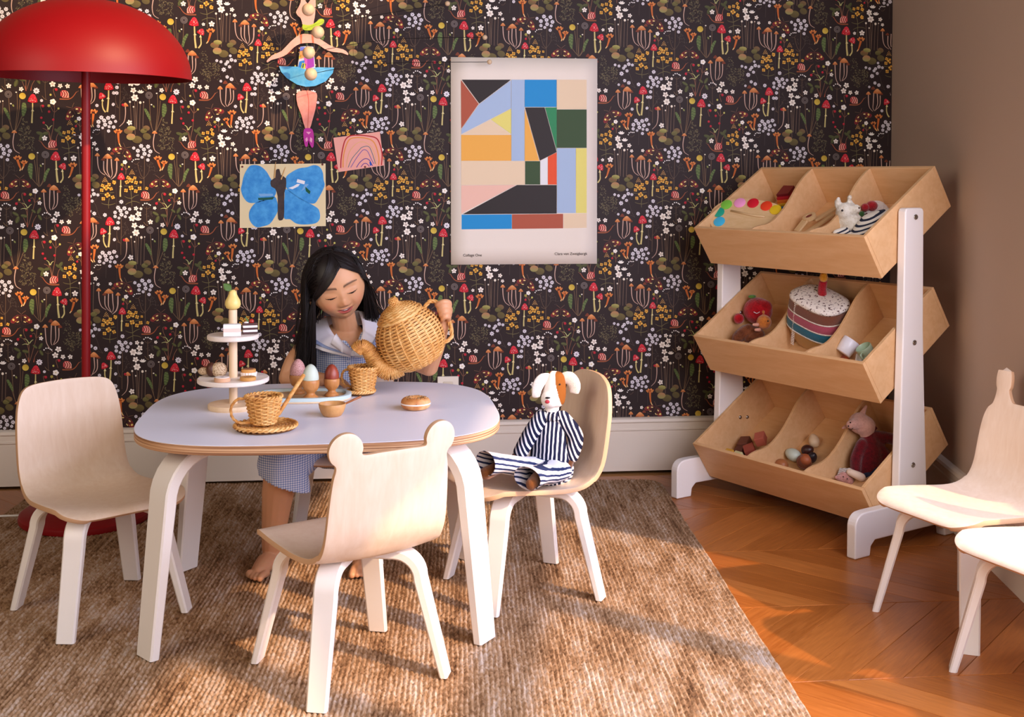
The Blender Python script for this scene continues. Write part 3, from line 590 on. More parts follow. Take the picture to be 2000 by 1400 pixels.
def bent_leg(mb, foot_r, top_r, ztop, end_r, width, thick, rbend=.05, ang=0., wtop=None):
    """bent-ply leg in the radial plane at angle ang: splayed shank, quarter bend, tongue under the seat"""
    e = Vector((math.cos(ang), math.sin(ang), 0)); w = Vector((-e.y, e.x, 0)); up = Vector((0, 0, 1))
    zc = ztop-rbend; path = []
    for k in range(7): t = k/6; path.append((lerp(foot_r, top_r, t), lerp(0, zc, t)))
    for k in range(1, 9): a = math.pi/2*k/8; path.append((top_r-rbend*(1-math.cos(a)), zc+rbend*math.sin(a)))
    path.append((end_r, ztop))
    rings = []; n = len(path)
    for i, (r, z) in enumerate(path):
        a = path[min(i+1, n-1)]; b = path[max(i-1, 0)]; t = Vector((a[0]-b[0], a[1]-b[1])).normalized()
        if i == 0: nrm = Vector((1, 0))
        else: nrm = Vector((t.y, -t.x))
        hw = width/2 if wtop is None else lerp(width, wtop, min(1, z/ztop))/2; ht = thick/2*lerp(.82, 1.05, min(1, z/zc)); ch = .0035
        P = []
        for su, sn in ((-hw+ch, ht), (hw-ch, ht), (hw, ht-ch), (hw, -ht+ch), (hw-ch, -ht), (-hw+ch, -ht), (-hw, -ht+ch), (-hw, ht-ch)):
            P.append(e*(r+nrm.x*sn)+up*max(.0, z+nrm.y*sn)+w*su)
        rings.append(P)
    mb.loft(rings); return mb

# side profile of the chair shell: (y,z) from seat front to top of back
def chair_profile():
    pts = [(-.168, .262), (-.160, .2715), (-.140, .2765), (-.10, .2775), (-.02, .272), (.05, .268), (.095, .272), (.125, .287), (.143, .313), (.152, .35), (.163, .42), (.172, .48), (.180, .55)]
    P = cr(pts_3(pts), 10); s = [0]
    for a, b in zip(P[:-1], P[1:]): s.append(s[-1]+(b-a).length)
    return np.array(s), np.array([(p.y, p.z) for p in P])
def pts_3(pts): return [(0, y, z) for y, z in pts]
PS, PP = chair_profile(); PS_SEAT = float(np.interp(.125, PP[:, 0], PS))
def s_of_z(z): return float(np.interp(z, PP[60:, 1], PS[60:]))
def chair_shell(style):
    """outline in (v across, s along the bent profile), triangulated and wrapped on the profile"""
    zt = {'plain': .512, 'bear': .490, 'rabbit': .475, 'round': .520}[style]
    st = s_of_z(zt)
    R = [(0, 0), (.075, .001), (.115, .009), (.140, .03), (.150, .06), (.152, .12), (.147, .2), (.138, .26), (.133, .30), (.131, .34), (.128, st-.10)]
    if style == 'plain': R += [(.121, st-.045), (.108, st-.014), (.085, st-.002), (.04, st+.002), (0, st+.003)]
    elif style == 'round': R += [(.118, st-.06), (.098, st-.022), (.062, st-.004), (.03, st+.001), (0, st+.002)]
    elif style == 'bear':
        R += [(.124, st-.05), (.120, st-.030)]
        R += [(.102+.034*math.cos(a), st+.008+.034*math.sin(a)) for a in np.radians(np.linspace(-55, 195, 14))]
        R += [(.060, st-.004), (.03, st-.003), (0, st-.003)]
    elif style == 'rabbit':
        R += [(.122, st-.05), (.112, st-.02), (.098, st-.004)]
        R += [(.074+.021*math.cos(a), st+.052+.044*math.sin(a)) for a in np.radians(np.linspace(-35, 215, 16))]
        R += [(.046, st+.004), (.03, st+.001), (0, st+.001)]
    sm = []; R = [(p.x, p.y) for p in cr([(a, b, 0) for a, b in R], 5)]
    for i in range(len(R)-1):
        a, b = R[i], R[i+1]; n = max(1, int(math.hypot(b[0]-a[0], b[1]-a[1])/.012))
        for k in range(n): sm.append((lerp(a[0], b[0], k/n), lerp(a[1], b[1], k/n)))
    sm.append(R[-1]); out = sm+[(-v, s) for v, s in sm[-2:0:-1]]
    def inside(v, s):
        c = False; n = len(out)
        for i in range(n):
            (x1, y1), (x2, y2) = out[i], out[(i+1) % n]
            if (y1 > s) != (y2 > s) and v < (x2-x1)*(s-y1)/(y2-y1)+x1: c = not c
        return c
    def clear(v, s): return min((v-a)**2+(s-b)**2 for a, b in out) > .006**2
    inner = [(v, s) for s in np.arange(.008, st+.1, .0145) for v in np.arange(-.15, .151, .015) if inside(v, s) and clear(v, s)]
    pts = [Vector(p) for p in out+inner]; n = len(out)
    res = geometry.delaunay_2d_cdt(pts, [(i, (i+1) % n) for i in range(n)], [], 1, 1e-5)
    V = []
    for p in res[0]:
        v, s = p; y, z = float(np.interp(s, PS, PP[:, 0])), float(np.interp(s, PS, PP[:, 1]))
        dish = .010*(1-(v/.15)**2)
        if s < PS_SEAT: k = min(1, s/.06); z -= dish*k*.7; z += .006*(v/.15)**2*k - .010*(abs(v)/.15)**3*(1-k)
        else: y += dish*min(1, (s-PS_SEAT)/.06)
        V.append((v, y, z))
    me = bpy.data.meshes.new('shell'); me.from_pydata(V, [], [tuple(f) for f in res[2]]); me.shade_smooth()
    bm = bmesh.new(); bm.from_mesh(me)
    bmesh.ops.recalc_face_normals(bm, faces=bm.faces)
    if sum((f.normal.z-f.normal.y) for f in bm.faces) < 0: bmesh.ops.reverse_faces(bm, faces=bm.faces)
    bm.to_mesh(me); bm.free()
    return me
SHELLS = {}; LEGMESH = []
def make_chair(style, label, loc, rz, m=None):
    t = thing('childrens_chair', label, 'chair', loc, rz, 'bentwood children\'s chairs')
    if style not in SHELLS:
        me = chair_shell(style); me.materials.append(m or BIRCH); me.materials.append(EDGE); SHELLS[style] = me
    o = bpy.data.objects.new('bent_shell', SHELLS[style]); link(o, t); o['label'] = 'pale birch ply seat and back bent from one sheet'
    sd = o.modifiers.new('thickness', 'SOLIDIFY'); sd.thickness = .0105; sd.offset = -1; sd.material_offset_rim = 1; sd.use_even_offset = False
    b = o.modifiers.new('bevel', 'BEVEL'); b.width = .0022; b.segments = 2; b.limit_method = 'ANGLE'; b.angle_limit = math.radians(50)
    for k in range(4):
        if len(LEGMESH) < 4:
            mb = bent_leg(MB(), .201, .150, .2455, .012, .041, .0195, .05, math.radians(45+90*k), .047)
            lg = mb.build('leg', WHITE, t, smooth=True, angle=30); LEGMESH.append(lg.data)
        else: lg = bpy.data.objects.new('leg', LEGMESH[k]); link(lg, t)
        lg['label'] = 'white bent leg'
    return t
D = math.radians; RUGZ = .0068
make_chair('plain', 'plain birch chair with white legs left of the table, in front of the red lamp', (-.672, -1.180, RUGZ), D(37))
make_chair('bear', 'bear-eared birch chair in the foreground with its back to the viewer', (-.084, -1.569, RUGZ), D(-151))
make_chair('round', 'birch chair holding the striped dog doll', (.322, -1.136, RUGZ), D(-73))
make_chair('round', 'birch chair the child sits on behind the table', (-.150, -.765, RUGZ), D(-11))
make_chair('rabbit', 'rabbit-eared birch chair in front of the toy rack at right', (1.315, -1.435, .0), D(-71))
make_chair('plain', 'birch chair cut off by the bottom right corner of the picture', (1.335, -1.775, .0), D(-71))

# ---- play table
TZ = .465; TC = Vector((-.160, -1.185, 0)); TROT = D(1.5)
def superellipse(a, b, n, k=96): 
    out = []
    for i in range(k):
        t = 2*math.pi*i/k; c, s = math.cos(t), math.sin(t); out.append((a*math.copysign(abs(c)**(2/n), c), b*math.copysign(abs(s)**(2/n), s)))
    return out
tab = thing('play_table', 'low white-topped play table with rounded corners and white bent legs', 'table', (TC.x, TC.y, RUGZ), TROT)
TL = TZ-RUGZ
outl = superellipse(.410, .362, 3.4)
def slab(poly, z0, z1, ch=.0015):
    mb = MB(); f = lambda k, z: [Vector((x*k, y*k, z)) for x, y in poly]
    mb.loft([f(1-ch*4, z0), f(1, z0+ch), f(1, z1-ch), f(1-ch*4, z1)]); return mb
slab(outl, TL-.021, TL-.0016).build('plywood_top', PLY, tab, smooth=True, angle=18)
slab([(x*.9995, y*.9995) for x, y in outl], TL-.0016, TL, .0006).build('laminate_surface', LAM, tab, smooth=True, angle=12)
for k, (sx, sy) in enumerate(((-1, -1), (1, -1), (1, 1), (-1, 1))):
    ang = math.atan2(sy*.278, sx*.354)
    bent_leg(MB(), .452, .415, TL-.0215-.013, .13, .062, .026, .105, ang, .074).build('leg', WHITE, tab, smooth=True, angle=30)

# ---- toy rack with three tilted bins
RAZ = D(27.74); RNd = Vector((math.cos(RAZ), math.sin(RAZ), 0)); RO = Vector((1.2239, -1.0018, 0))   # along the rack / into depth / front right foot
RW_ = .7356                                                                # length between outer faces
rack = thing('toy_rack', 'birch toy rack with three tilted bins on white side frames', 'rack', RO, math.atan2(RNd.y, RNd.x))
# local frame: x = depth, y = away from the viewer along the rack
def side_frame(y0, y1, outer):
    yc, th = (y0+y1)/2, y1-y0
    f = MB(); prof = [(0, 0), (0, .085)]+[(.035-.035*math.cos(a), .085+.035*math.sin(a)) for a in np.linspace(.15, math.pi/2, 7)]+[(.05, .121), (.215, .121), (.32, .121), (.40, .119)]+[(.44-.035+.035*math.sin(a), .083+.035*math.cos(a)) for a in np.linspace(0, math.pi/2, 7)]+[(.44, 0), (.378, 0), (.375, .022), (.358, .038), (.08, .040), (.064, .026), (.06, 0)]
    f.prism(prof, (0, y0, 0), (1, 0, 0), (0, 0, 1), (0, 1, 0), th)
    p = f.build('foot', WHITE, rack, bevel=.004, bseg=3)
    q = MB(); pp = [(x-.030, z) for x, z in [(.206, .10), (.209, .22), (.214, .40), (.220, .60), (.224, .92), (.228, .928), (.236, .930), (.290, .930), (.298, .928), (.302, .92), (.305, .60), (.314, .40), (.324, .22), (.331, .10)]]
    q.prism(pp, (0, y0+.002, 0), (1, 0, 0), (0, 0, 1), (0, 1, 0), th-.004)
    post = q.build('post', WHITE, rack, bevel=.004, bseg=3)
    for z in (.905, .56, .222):
        MB().lathe([(.0, 0), (.0075, 0), (.0068, .0018), (.003, .0022), (.003, .0012), (0, .0012)], 16, (.235, outer, z), Matrix.Rotation(D(90 if outer < yc else -90), 3, 'X')).build('screw', STEEL, post, smooth=True)
side_frame(.0, .030, .0); side_frame(RW_-.032, RW_-.002, RW_-.002)
BT, BH, BA = .3539, .137, D(32.98)          # bin depth, bin height, tilt
YA, YB = .032, RW_-.034
PANEL = wood('birch_bin', '#e6bd8c', '#cf9c66', (12, 2.0, 12), .45, 1.3, ring=4)
def make_bin(x, z):
    o = bpy.data.objects.new('bin', None); link(o, rack); o.location = (x, 0, z); o.rotation_euler = (0, -BA, 0)
    th = .011; L = YB-YA; yc = (YA+YB)/2          # local: x = along the bin floor (0 front edge), z = up out of the bin; origin = front top corner
    # origin is corner A (front, rim); floor lies at z=-BH
    MB().box((th/2, yc, -BH/2), (th, L, BH)).build('front_board', PANEL, o, bevel=.0012)
    MB().box((BT-th/2, yc, -BH/2), (th, L, BH)).build('back_board', PANEL, o, bevel=.0012)
    MB().box((BT/2, yc, -BH+th/2), (BT-2*th, L-.002, th)).build('floor_board', PANEL, o, bevel=.0012)
    for y in (YA+th/2, YB-th/2): MB().box((BT/2, y, -BH/2), (BT-2*th-.0004, th, BH-.0005)).build('end_panel', PANEL, o, bevel=.0012)
    # curved dividers: low at the front, sweeping up to the rim
    pr = [(th, -BH+th), (th, -.010), (.035, -.013), (.06, -.022), (.085, -.034), (.12, -.041), (.17, -.037), (.22, -.024), (.268, -.008), (.31, -.001), (BT-th, 0), (BT-th, -BH+th)]
    for k in (1, 2):
        y = YA+L*k/3; poly = [pr[0]]+[(p.x, p.y) for p in cr([(a, b, 0) for a, b in pr[1:-1]], 4)]+[pr[-1]]
        MB().prism(poly, (0, y-.0045, 0), (1, 0, 0), (0, 0, 1), (0, 1, 0), .009).build('divider', PANEL, o, bevel=.001)
    for y, s in ((YB-th-.0005, 1),):
        for dx, dz in ((.20, -.055), (.225, -.075)): MB().sphere((dx, y, dz), .0062, 10, 6, (1, .6, 1)).build('screw', STEEL, o, smooth=True)
    return o
BINS = [make_bin(.0614, .8533-.3419*k) for k in range(3)]

# ---- red floor lamp
RED = mat('red_lacquer', '#8a040c', .5, spec=.4, coat=0.)
lb = atz(165, 1018, 0); LP = Vector((lb.x, lb.y+.02, .0))
lamp = thing('floor_lamp', 'tall red floor lamp with a wide dome shade behind the left chair', 'lamp', LP+Vector((0, 0, .009)), 0, rot=(D(1.2), D(.8), 0))
MB().lathe([(0, 0), (.186, 0), (.188, .006), (.186, .016), (.178, .022), (.05, .026), (.014, .034), (0, .034)], 56).build('base', RED, lamp, smooth=True)
MB().lathe([(.0125, .03), (.0125, 1.38), (0, 1.38)], 20).build('pole', RED, lamp, smooth=True)
dm = []
for k in range(25): a = D(90*k/24); dm.append((.297*math.cos(a)**.93, 1.297+.222*math.sin(a)**1.06))
inner = [(r*.985, z-.004) for r, z in dm[::-1]]
MB().lathe([(.2975, 1.292)]+dm[:-1]+[(0.0005, 1.519), (.0005, 1.515)]+inner[1:]+[(.2925, 1.292)], 72, cap0=False, cap1=False).build('dome_shade', RED, lamp, smooth=True, angle=60)
MB().lathe([(0, 1.36), (.018, 1.37), (.02, 1.42), (.006, 1.50), (0, 1.51)], 20).build('socket_stem', RED, lamp, smooth=True)
k = MB(); k.tube([(-.012, -.012, 1.125), (-.022, -.016, 1.125)], .002, 8); k.sphere((-.028, -.018, 1.125), .0055, 10, 8); k.build('dimmer_knob', STEEL, lamp, smooth=True)
MB().tube(cr([(-.15, .02, -.003), (-.21, .03, -.004), (-.30, .02, -.004), (-.5, -.03, -.004), (-.7, -.04, -.004)], 8), .0032, 8).build('cord', mat('cord_white', '#e8e2d8', .5), lamp, smooth=True)
# ================================================================== things on the table
BEECH = wood('beech', '#ecd2b0', '#d6b48c', (10, 10, 3), .5, 1.2, ring=5)
OAKW = wood('egg_cup_wood', '#cf9358', '#a9682f', (30, 30, 6), .4, 1.3, ring=5)
def wick_c(nt, b):
    v = coords(nt, 'Object', (60, 60, 160)); n = noise(nt, v, 1, 3, .7); v2 = coords(nt, 'Object', (9, 9, 9)); n2 = noise(nt, v2, 1, 2)
    a = N(nt, 'ShaderNodeMath', operation='ADD'); nt.links.new(n, a.inputs[0]); nt.links.new(n2, a.inputs[1])
    m = N(nt, 'ShaderNodeMath', operation='MULTIPLY'); m.inputs[1].default_value = .5; nt.links.new(a.outputs[0], m.inputs[0])
    nt.links.new(ramp(nt, m.outputs[0], [(.34, '#a8672a'), (.48, '#d69a50'), (.62, '#ebbf7c')]), b.inputs['Base Color'])
WICKER = mat('wicker', '#d69a50', .42, spec=.45, build=wick_c)
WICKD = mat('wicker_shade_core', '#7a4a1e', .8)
def wicker(parent, prof, nrings, nst, rad, amp, bell=None, rim=True, name='woven_wall', liner=True, stk=None, rimr=1.5):
    """real basket weave over a profile [(r,z)]: weavers passing in and out of stakes, rolled rim"""
    P = cr([(r, 0, z) for r, z in prof], 12); cum = [0]
    for a, b in zip(P[:-1], P[1:]): cum.append(cum[-1]+(b-a).length)
    cum = np.array(cum); rr = np.array([p.x for p in P]); zz = np.array([p.z for p in P])
    mb = MB(); seg = nst*4
    for i in range(nrings):
        s = cum[-1]*(i+.5)/nrings; r = float(np.interp(s, cum, rr)); z = float(np.interp(s, cum, zz)); pts = []
        if r < rad*2.2: continue
        for j in range(seg):
            th = 2*math.pi*j/seg; d = amp*math.cos(nst/2*th*1.0+math.pi*(i % 2)); pts.append(((r+d)*math.cos(th), (r+d)*math.sin(th), z))
        mb.tube(pts, rad, 6, closed=True, flat=(1.0, .8), up=(0, 0, 1))
    w = mb.build(name, WICKER, parent, smooth='all', fixn=False)
    sk = MB()
    for k in range(nst):
        th = 2*math.pi*(k+.5)/nst; pts = [(r*math.cos(th), r*math.sin(th), z) for r, z in zip(rr[::3], zz[::3]) if r > rad*1.6]
        if len(pts) > 1: sk.tube(pts, stk or rad*.95, 5)
    sk.build('stakes', WICKER, parent, smooth='all', fixn=False)
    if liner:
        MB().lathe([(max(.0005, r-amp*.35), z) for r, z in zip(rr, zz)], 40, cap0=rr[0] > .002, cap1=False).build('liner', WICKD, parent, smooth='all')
    if rim:
        rm = MB(); R, zt = rr[-1], zz[-1]
        for ph in (0, math.pi):
            rm.tube([((R+rad*1.1*math.cos(nst*.8*t+ph))*math.cos(t), (R+rad*1.1*math.cos(nst*.8*t+ph))*math.sin(t), zt+rad*1.1*math.sin(nst*.8*t+ph)) for t in np.linspace(0, 2*math.pi, 140, endpoint=False)], rad*rimr*.72, 6, closed=True)
        rm.build('braided_rim', WICKER, parent, smooth='all', fixn=False)
    return w
def twisted(parent, pts, rad, name, wraps=0):
    P = cr(pts, 10); mb = MB(); L = len(P)
    for ph in (0, 2.09, 4.19):
        Q = []
        for i, p in enumerate(P):
            t = (P[min(i+1, L-1)]-P[max(i-1, 0)]).normalized(); a = t.orthogonal().normalized() if abs(t.y) > .99 else t.cross(Vector((0, 1, 0))).normalized(); b = t.cross(a); an = i*.42+ph
            Q.append(p+(a*math.cos(an)+b*math.sin(an))*rad*.6)
        mb.tube(Q, rad*.62, 6)
    return mb.build(name, WICKER, parent, smooth='all', fixn=False)
def egg_prof(r, h, n=14): 
    out = []
    for k in range(n+1):
        t = math.pi*k/n; z = (1-math.cos(t))/2; out.append((max(.0002, r*math.sin(t)*(1-.18*(z-.45)*1.6)), h*z))
    return out
# ---- tiered stand
SP = atz(456, 797, TZ)
st = thing('tiered_cake_stand', 'two-tier pale wooden cake stand at the back of the table', 'cake stand', SP)
MB().lathe([(0, 0), (.058, 0), (.0595, .002), (.0595, .010), (.058, .012), (0, .012)], 48).build('base', BEECH, st, smooth=True)
MB().lathe([(.0100, .012), (.0100, .232), (.009, .2345), (0, .2345)], 24).build('pole', BEECH, st, smooth=True)
DISCW = wood('stand_disc_white', '#efe4da', '#e2d2c2', (10, 10, 3), .5, 1.2, ring=5)
for r, z in ((.0835, .063), (.0600, .165)): MB().lathe([(.0102, z), (r-.002, z), (r, z+.002), (r, z+.009), (r-.002, z+.011), (.0102, z+.011)], 56, cap0=False, cap1=False).build('tier', DISCW, st, smooth=True)
# pear on top
pr = thing('wooden_pear', 'yellow wooden pear standing on top of the cake stand', 'toy pear', SP+Vector((0, 0, .2348)))
MB().lathe([(0, 0), (.008, .0003), (.0155, .004), (.0185, .012), (.0175, .021), (.0125, .030), (.0095, .037), (.0088, .042), (.006, .046), (0, .0475)], 28).build('body', mat('pear_yellow', '#ecd27e', .35), pr, smooth='all')
lf = MB(); lf.grid([[(-.002-.019*t+.006*math.sin(math.pi*t)*s*.9, -.0035+.006*s*math.sin(math.pi*t), .045+.017*t+.006*math.sin(math.pi*t)*s) for s in (-1, -.5, 0, .5, 1)] for t in np.linspace(0, 1, 9)])
o = lf.build('leaf', mat('leaf_green', '#4a6a26', .5), pr, smooth='all'); so = o.modifiers.new('t', 'SOLIDIFY'); so.thickness = .0012
MB().tube([(0, 0, .046), (.001, 0, .052)], .0012, 6).build('stem', mat('dark_stem', '#4a3420', .6), pr)
# cakes on the upper tier
U1 = SP.z+.1762; L1 = SP.z+.0742
ck = thing('pink_cake_slice', 'white and pink layered toy cake slice on the upper tier', 'toy cake', (SP.x+.002, SP.y-.030, U1), D(6))
for k, (z, c) in enumerate(((.005, '#f2f0f2'), (.0145, '#f0cfc4'), (.023, '#f4f4f6'))): MB().box((0, 0, z), (.040, .022, .0095), col=None).build('layer', mat('cake_'+c[1:], c, .55), ck, bevel=.0008)
cc = thing('chocolate_cake_slice', 'brown and white striped toy cake with a cherry on the upper tier', 'toy cake', (SP.x+.0385, SP.y+.006, U1), D(12))
for k in range(5): MB().box((0, 0, .0025+.0052*k), (.034, .022, .0052)).build('layer', mat('choc' if k % 2 == 0 else 'cream', '#4a2a26' if k % 2 == 0 else '#efe6e2', .5), cc, bevel=.0006)
MB().sphere((.004, 0, .0292), .0062, 14, 10).build('cherry', mat('cherry', '#a82a22', .3), cc, smooth='all')
MB().sphere((-.008, .001, .0265), .006, 12, 8, (1, 1, .5)).build('cream_blob', MATS['cream'], cc, smooth='all')
MB().tube([(-.002, 0, .027), (-.011, -.002, .040)], [.003, .001], 6, flat=(1, .4)).build('leaf', MATS['leaf_green'], cc)
# lower tier sweets
ac = thing('acorn_cookie', 'speckled beige and brown nut-shaped toy on the lower tier', 'toy nut', (SP.x-.040, SP.y+.010, L1+.016), 0)
def speck(c1, c2, sc=140): 
    return lambda nt, b: nt.links.new(ramp(nt, noise(nt, coords(nt), sc, 2), [(.42, c2), (.5, c1)]), b.inputs['Base Color'])
MB().sphere((.006, -.004, .0015), .0175, 18, 12, (1.15, .9, 1.0)).build('nut', mat('nut_beige', '#cbb290', .6, build=speck('#cdb594', '#8a6a46', 420)), ac, smooth='all')
MB().sphere((-.012, 0, .001), .0165, 18, 12, (.75, 1, 1.05)).build('shell', mat('nut_brown', '#4a2616', .5), ac, smooth='all')
MB().sphere((-.030, .002, -.003), .0115, 16, 10, (1.25, .6, .8)).build('leaf', mat('nut_leaf', '#b89c78', .6, build=speck('#bea27e', '#84643f', 420)), ac, smooth='all')
def cookie(name, label, x, y, z, r, h, m, hole=0, top=None):
    t = thing(name, label, 'toy biscuit', (SP.x+x, SP.y+y, z))
    pr_ = [(hole, 0), (r-.001, 0), (r, .001), (r, h-.0015), (r-.0015, h), (hole, h)] if hole else [(0, 0), (r-.001, 0), (r, .001), (r, h-.0015), (r-.0015, h), (0, h)]
    if hole: pr_ = pr_+[(hole, 0)]
    MB().lathe(pr_, 36, cap0=False, cap1=False).build('body', m, t, smooth=True); 
    if top is not None: MB().lathe([(hole, h), (r*.9, h), (r*.86, h+.0012), (hole, h+.0012)], 32, cap0=False, cap1=hole == 0).build('icing', top, t, smooth=True)
    return t
TAN = mat('biscuit_tan', '#cf9650', .6); PINKW = mat('biscuit_pink', '#d8a884', .55); ICE = mat('icing_white', '#ece0d8', .5); CHOC = mat('icing_brown', '#8a5636', .5)
cookie('ring_biscuit', 'round toy biscuit with white icing at the front left of the lower tier', -.0175, -.058, L1, .0185, .0095, PINKW, .0035, ICE)
c2 = cookie('cookie', 'golden toy cookie at the front right of the lower tier', .040, -.048, L1, .0185, .0085, TAN, 0)
d = MB()
for k in range(9): d.sphere((.012*math.cos(k*2.4)*math.sqrt(k/9), .012*math.sin(k*2.4)*math.sqrt(k/9), .0085), .0014, 6, 4, (1, 1, .5))
d.build('crumbs', CHOC, c2)
pt = thing('toy_tart', 'fluted white tart with a golden biscuit top on the lower tier', 'toy tart', (SP.x+.034, SP.y+.014, L1))
fl = [[Vector(((r+.0008*math.cos(18*a))*math.cos(a), (r+.0008*math.cos(18*a))*math.sin(a), z)) for a in np.linspace(0, 2*math.pi, 108, endpoint=False)] for r, z in ((.0175, 0), (.0195, .008), (.0195, .0095))]
MB().loft(fl).build('fluted_case', ICE, pt, smooth=True)
MB().lathe([(0, .0095), (.0172, .0095), (.0172, .0155), (.016, .0165), (0, .0165)], 32).build('biscuit', TAN, pt, smooth=True)
MB().lathe([(.004, .0165), (.013, .0165), (.012, .0178), (.004, .0178)], 32, cap0=False).build('jam', CHOC, pt, smooth=True)

# ---- oval serving tray
tc = atz(590, 778, TZ); tcx = tc
tray = thing('serving_tray', 'oval wooden tray with a pale blue rim holding three egg cups', 'tray', (tc.x, tc.y, TZ), D(-2))
TRW, TRD = .121, .073
def ov(k, z, a=TRW, b=TRD, n=2.6): return [Vector((x*k, y*k, z)) for x, y in superellipse(a, b, n, 72)]
BLUE = mat('tray_blue', '#c3d6d6', .45)
MB().loft([ov(.97, 0), ov(1, .0012), ov(1, .0045), ov(.985, .0046)]).build('plywood_base', BEECH, tray, smooth=True)
MB().loft([ov(1, .0046), ov(1.003, .006), ov(1.003, .0125), ov(.985, .0135), ov(.90, .0135), ov(.885, .0125), ov(.875, .0065)], cap0=False, cap1=False).build('painted_rim', BLUE, tray, smooth=True, angle=50)
MB().loft([ov(.876, .0045), ov(.876, .0066)]).build('inlay', wood('tray_wood', '#e6c394', '#cfa36c', (10, 30, 3), .5, 1.2, ring=4), tray)
# ---- egg cups and eggs
def egg_cup(px, py, s, label, zb=TZ+.0067):
    b = atz(px, py, zb); t = thing('egg_cup', label, 'egg cup', b, random.random()*6, 'wooden egg cups on the tray')
    MB().lathe([(r*s, z*s) for r, z in [(0, 0), (.0175, 0), (.0188, .0025), (.0180, .006), (.0125, .010), (.0098, .0135), (.0105, .017), (.0165, .0225), (.0202, .030), (.0213, .040), (.0208, .0465), (.0200, .0475), (.0192, .0465), (.0190, .034), (.010, .026), (0, .025)]], 36).build('turned_cup', OAKW, t, smooth='all')
    return b
def egg(name, label, base, r, h, m, dz=.027, cat='egg'):
    t = thing(name, label, cat, base+Vector((0, 0, dz))); MB().lathe(egg_prof(r, h), 32, cap0=False, cap1=False).build('shell', m, t, smooth='all'); return t
b1 = egg_cup(607, 779, 1.0, 'front light wooden egg cup holding the mint egg'); egg('wooden_egg', 'pale mint wooden egg in the front egg cup', b1, .0198, .0585, mat('egg_mint', '#c6d0c0', .5))
b2 = egg_cup(648, 773, .93, 'right-hand wooden egg cup holding the red-brown egg'); egg('wooden_egg', 'red-brown wooden egg in the right egg cup', b2, .0182, .052, mat('egg_red', '#8f3a24', .38, build=lambda nt, b: nt.links.new(ramp(nt, noise(nt, coords(nt, scale=(60, 60, 10)), 1, 2), [(.35, '#7a2a1a'), (.65, '#9c4630')]), b.inputs['Base Color'])))
b3 = egg_cup(582, 768, 1.0, 'rear wooden egg cup holding the speckled pink egg'); egg('wooden_egg', 'speckled pink wooden egg in the rear egg cup', b3, .0198, .0595, mat('egg_pink', '#cf9a94', .5, build=speck('#d6a39c', '#a86c66', 620)))
# ---- small bowl with spoon
bb = atz(649, 812, TZ); bw = thing('wooden_bowl', 'tiny turned wooden bowl in front of the tray', 'bowl', bb)
MB().lathe([(0, 0), (.018, 0), (.021, .0015), (.0265, .010), (.0302, .020), (.0312, .0285), (.0302, .0295), (.0288, .0285), (.0272, .020), (.022, .011), (.012, .0055), (0, .005)], 40).build('turned_bowl', wood('bowl_wood', '#d8a468', '#b67f45', (20, 20, 6), .42, 1.2, ring=5), bw, smooth='all')
sp = thing('wooden_spoon', 'small wooden spoon leaning out of the tiny bowl', 'spoon', bb+Vector((0, 0, .012)))
s_ = MB(); s_.tube([(-.004, -.002, .000), (.018, .001, .010), (.045, .006, .0215), (.066, .009, .030)], [.0016, .0022, .0027, .0026], 10); s_.build('handle', wood('spoon_wood', '#a9683a', '#874a24', (20, 20, 20), .45, 1.), sp, smooth='all')
MB().sphere((-.010, -.003, -.0025), .008, 14, 8, (1.2, .8, .3)).build('spoon_bowl', MATS['spoon_wood'], sp, smooth='all')
# ---- bagel
bg_ = atz(812, 799, TZ)
bag = thing('toy_bagel', 'golden seeded toy bagel with cream filling on the table', 'toy bagel', bg_, .3)
def half(z0, sgn, R=.0205, r=.0145, sq=.85):
    prof = [(R+r*math.cos(a), z0+sgn*r*sq*math.sin(a)) for a in np.linspace(0, math.pi, 13)]; mb = MB(); mb.lathe(prof+[prof[0]], 48, cap0=False, cap1=False); return mb
BAG = mat('bagel', '#cf8c4e', .55, build=lambda nt, b: nt.links.new(ramp(nt, noise(nt, coords(nt), 26, 3), [(.35, '#b56a30'), (.55, '#d69a5c'), (.7, '#e4bf8c')]), b.inputs['Base Color']))
half(.0135, -1, sq=.88).build('lower_half', BAG, bag, smooth=True, angle=60); half(.0160, 1, sq=.92).build('upper_half', BAG, bag, smooth=True, angle=60)
MB().lathe([(.008, .0133), (.0352, .0133), (.0357, .0148), (.0352, .0163), (.008, .0163)], 48, cap0=False, cap1=False).build('cream_filling', ICE, bag, smooth=True)
sd = MB(); rr_ = random.Random(5)
for k in range(70):
    a, q = rr_.random()*6.283, rr_.gauss(.0205, .006); z = .016+.0145*.92*math.sqrt(max(.02, 1-((q-.0205)/.0145)**2)); sd.sphere((q*math.cos(a), q*math.sin(a), z), .0011, 5, 4, (1, 1.5, .6), col='#2c2018' if k % 3 else '#e8d4ae')
tag(sd.build('seeds', vcol_mat('seed_colours', .6), bag), kind='stuff')
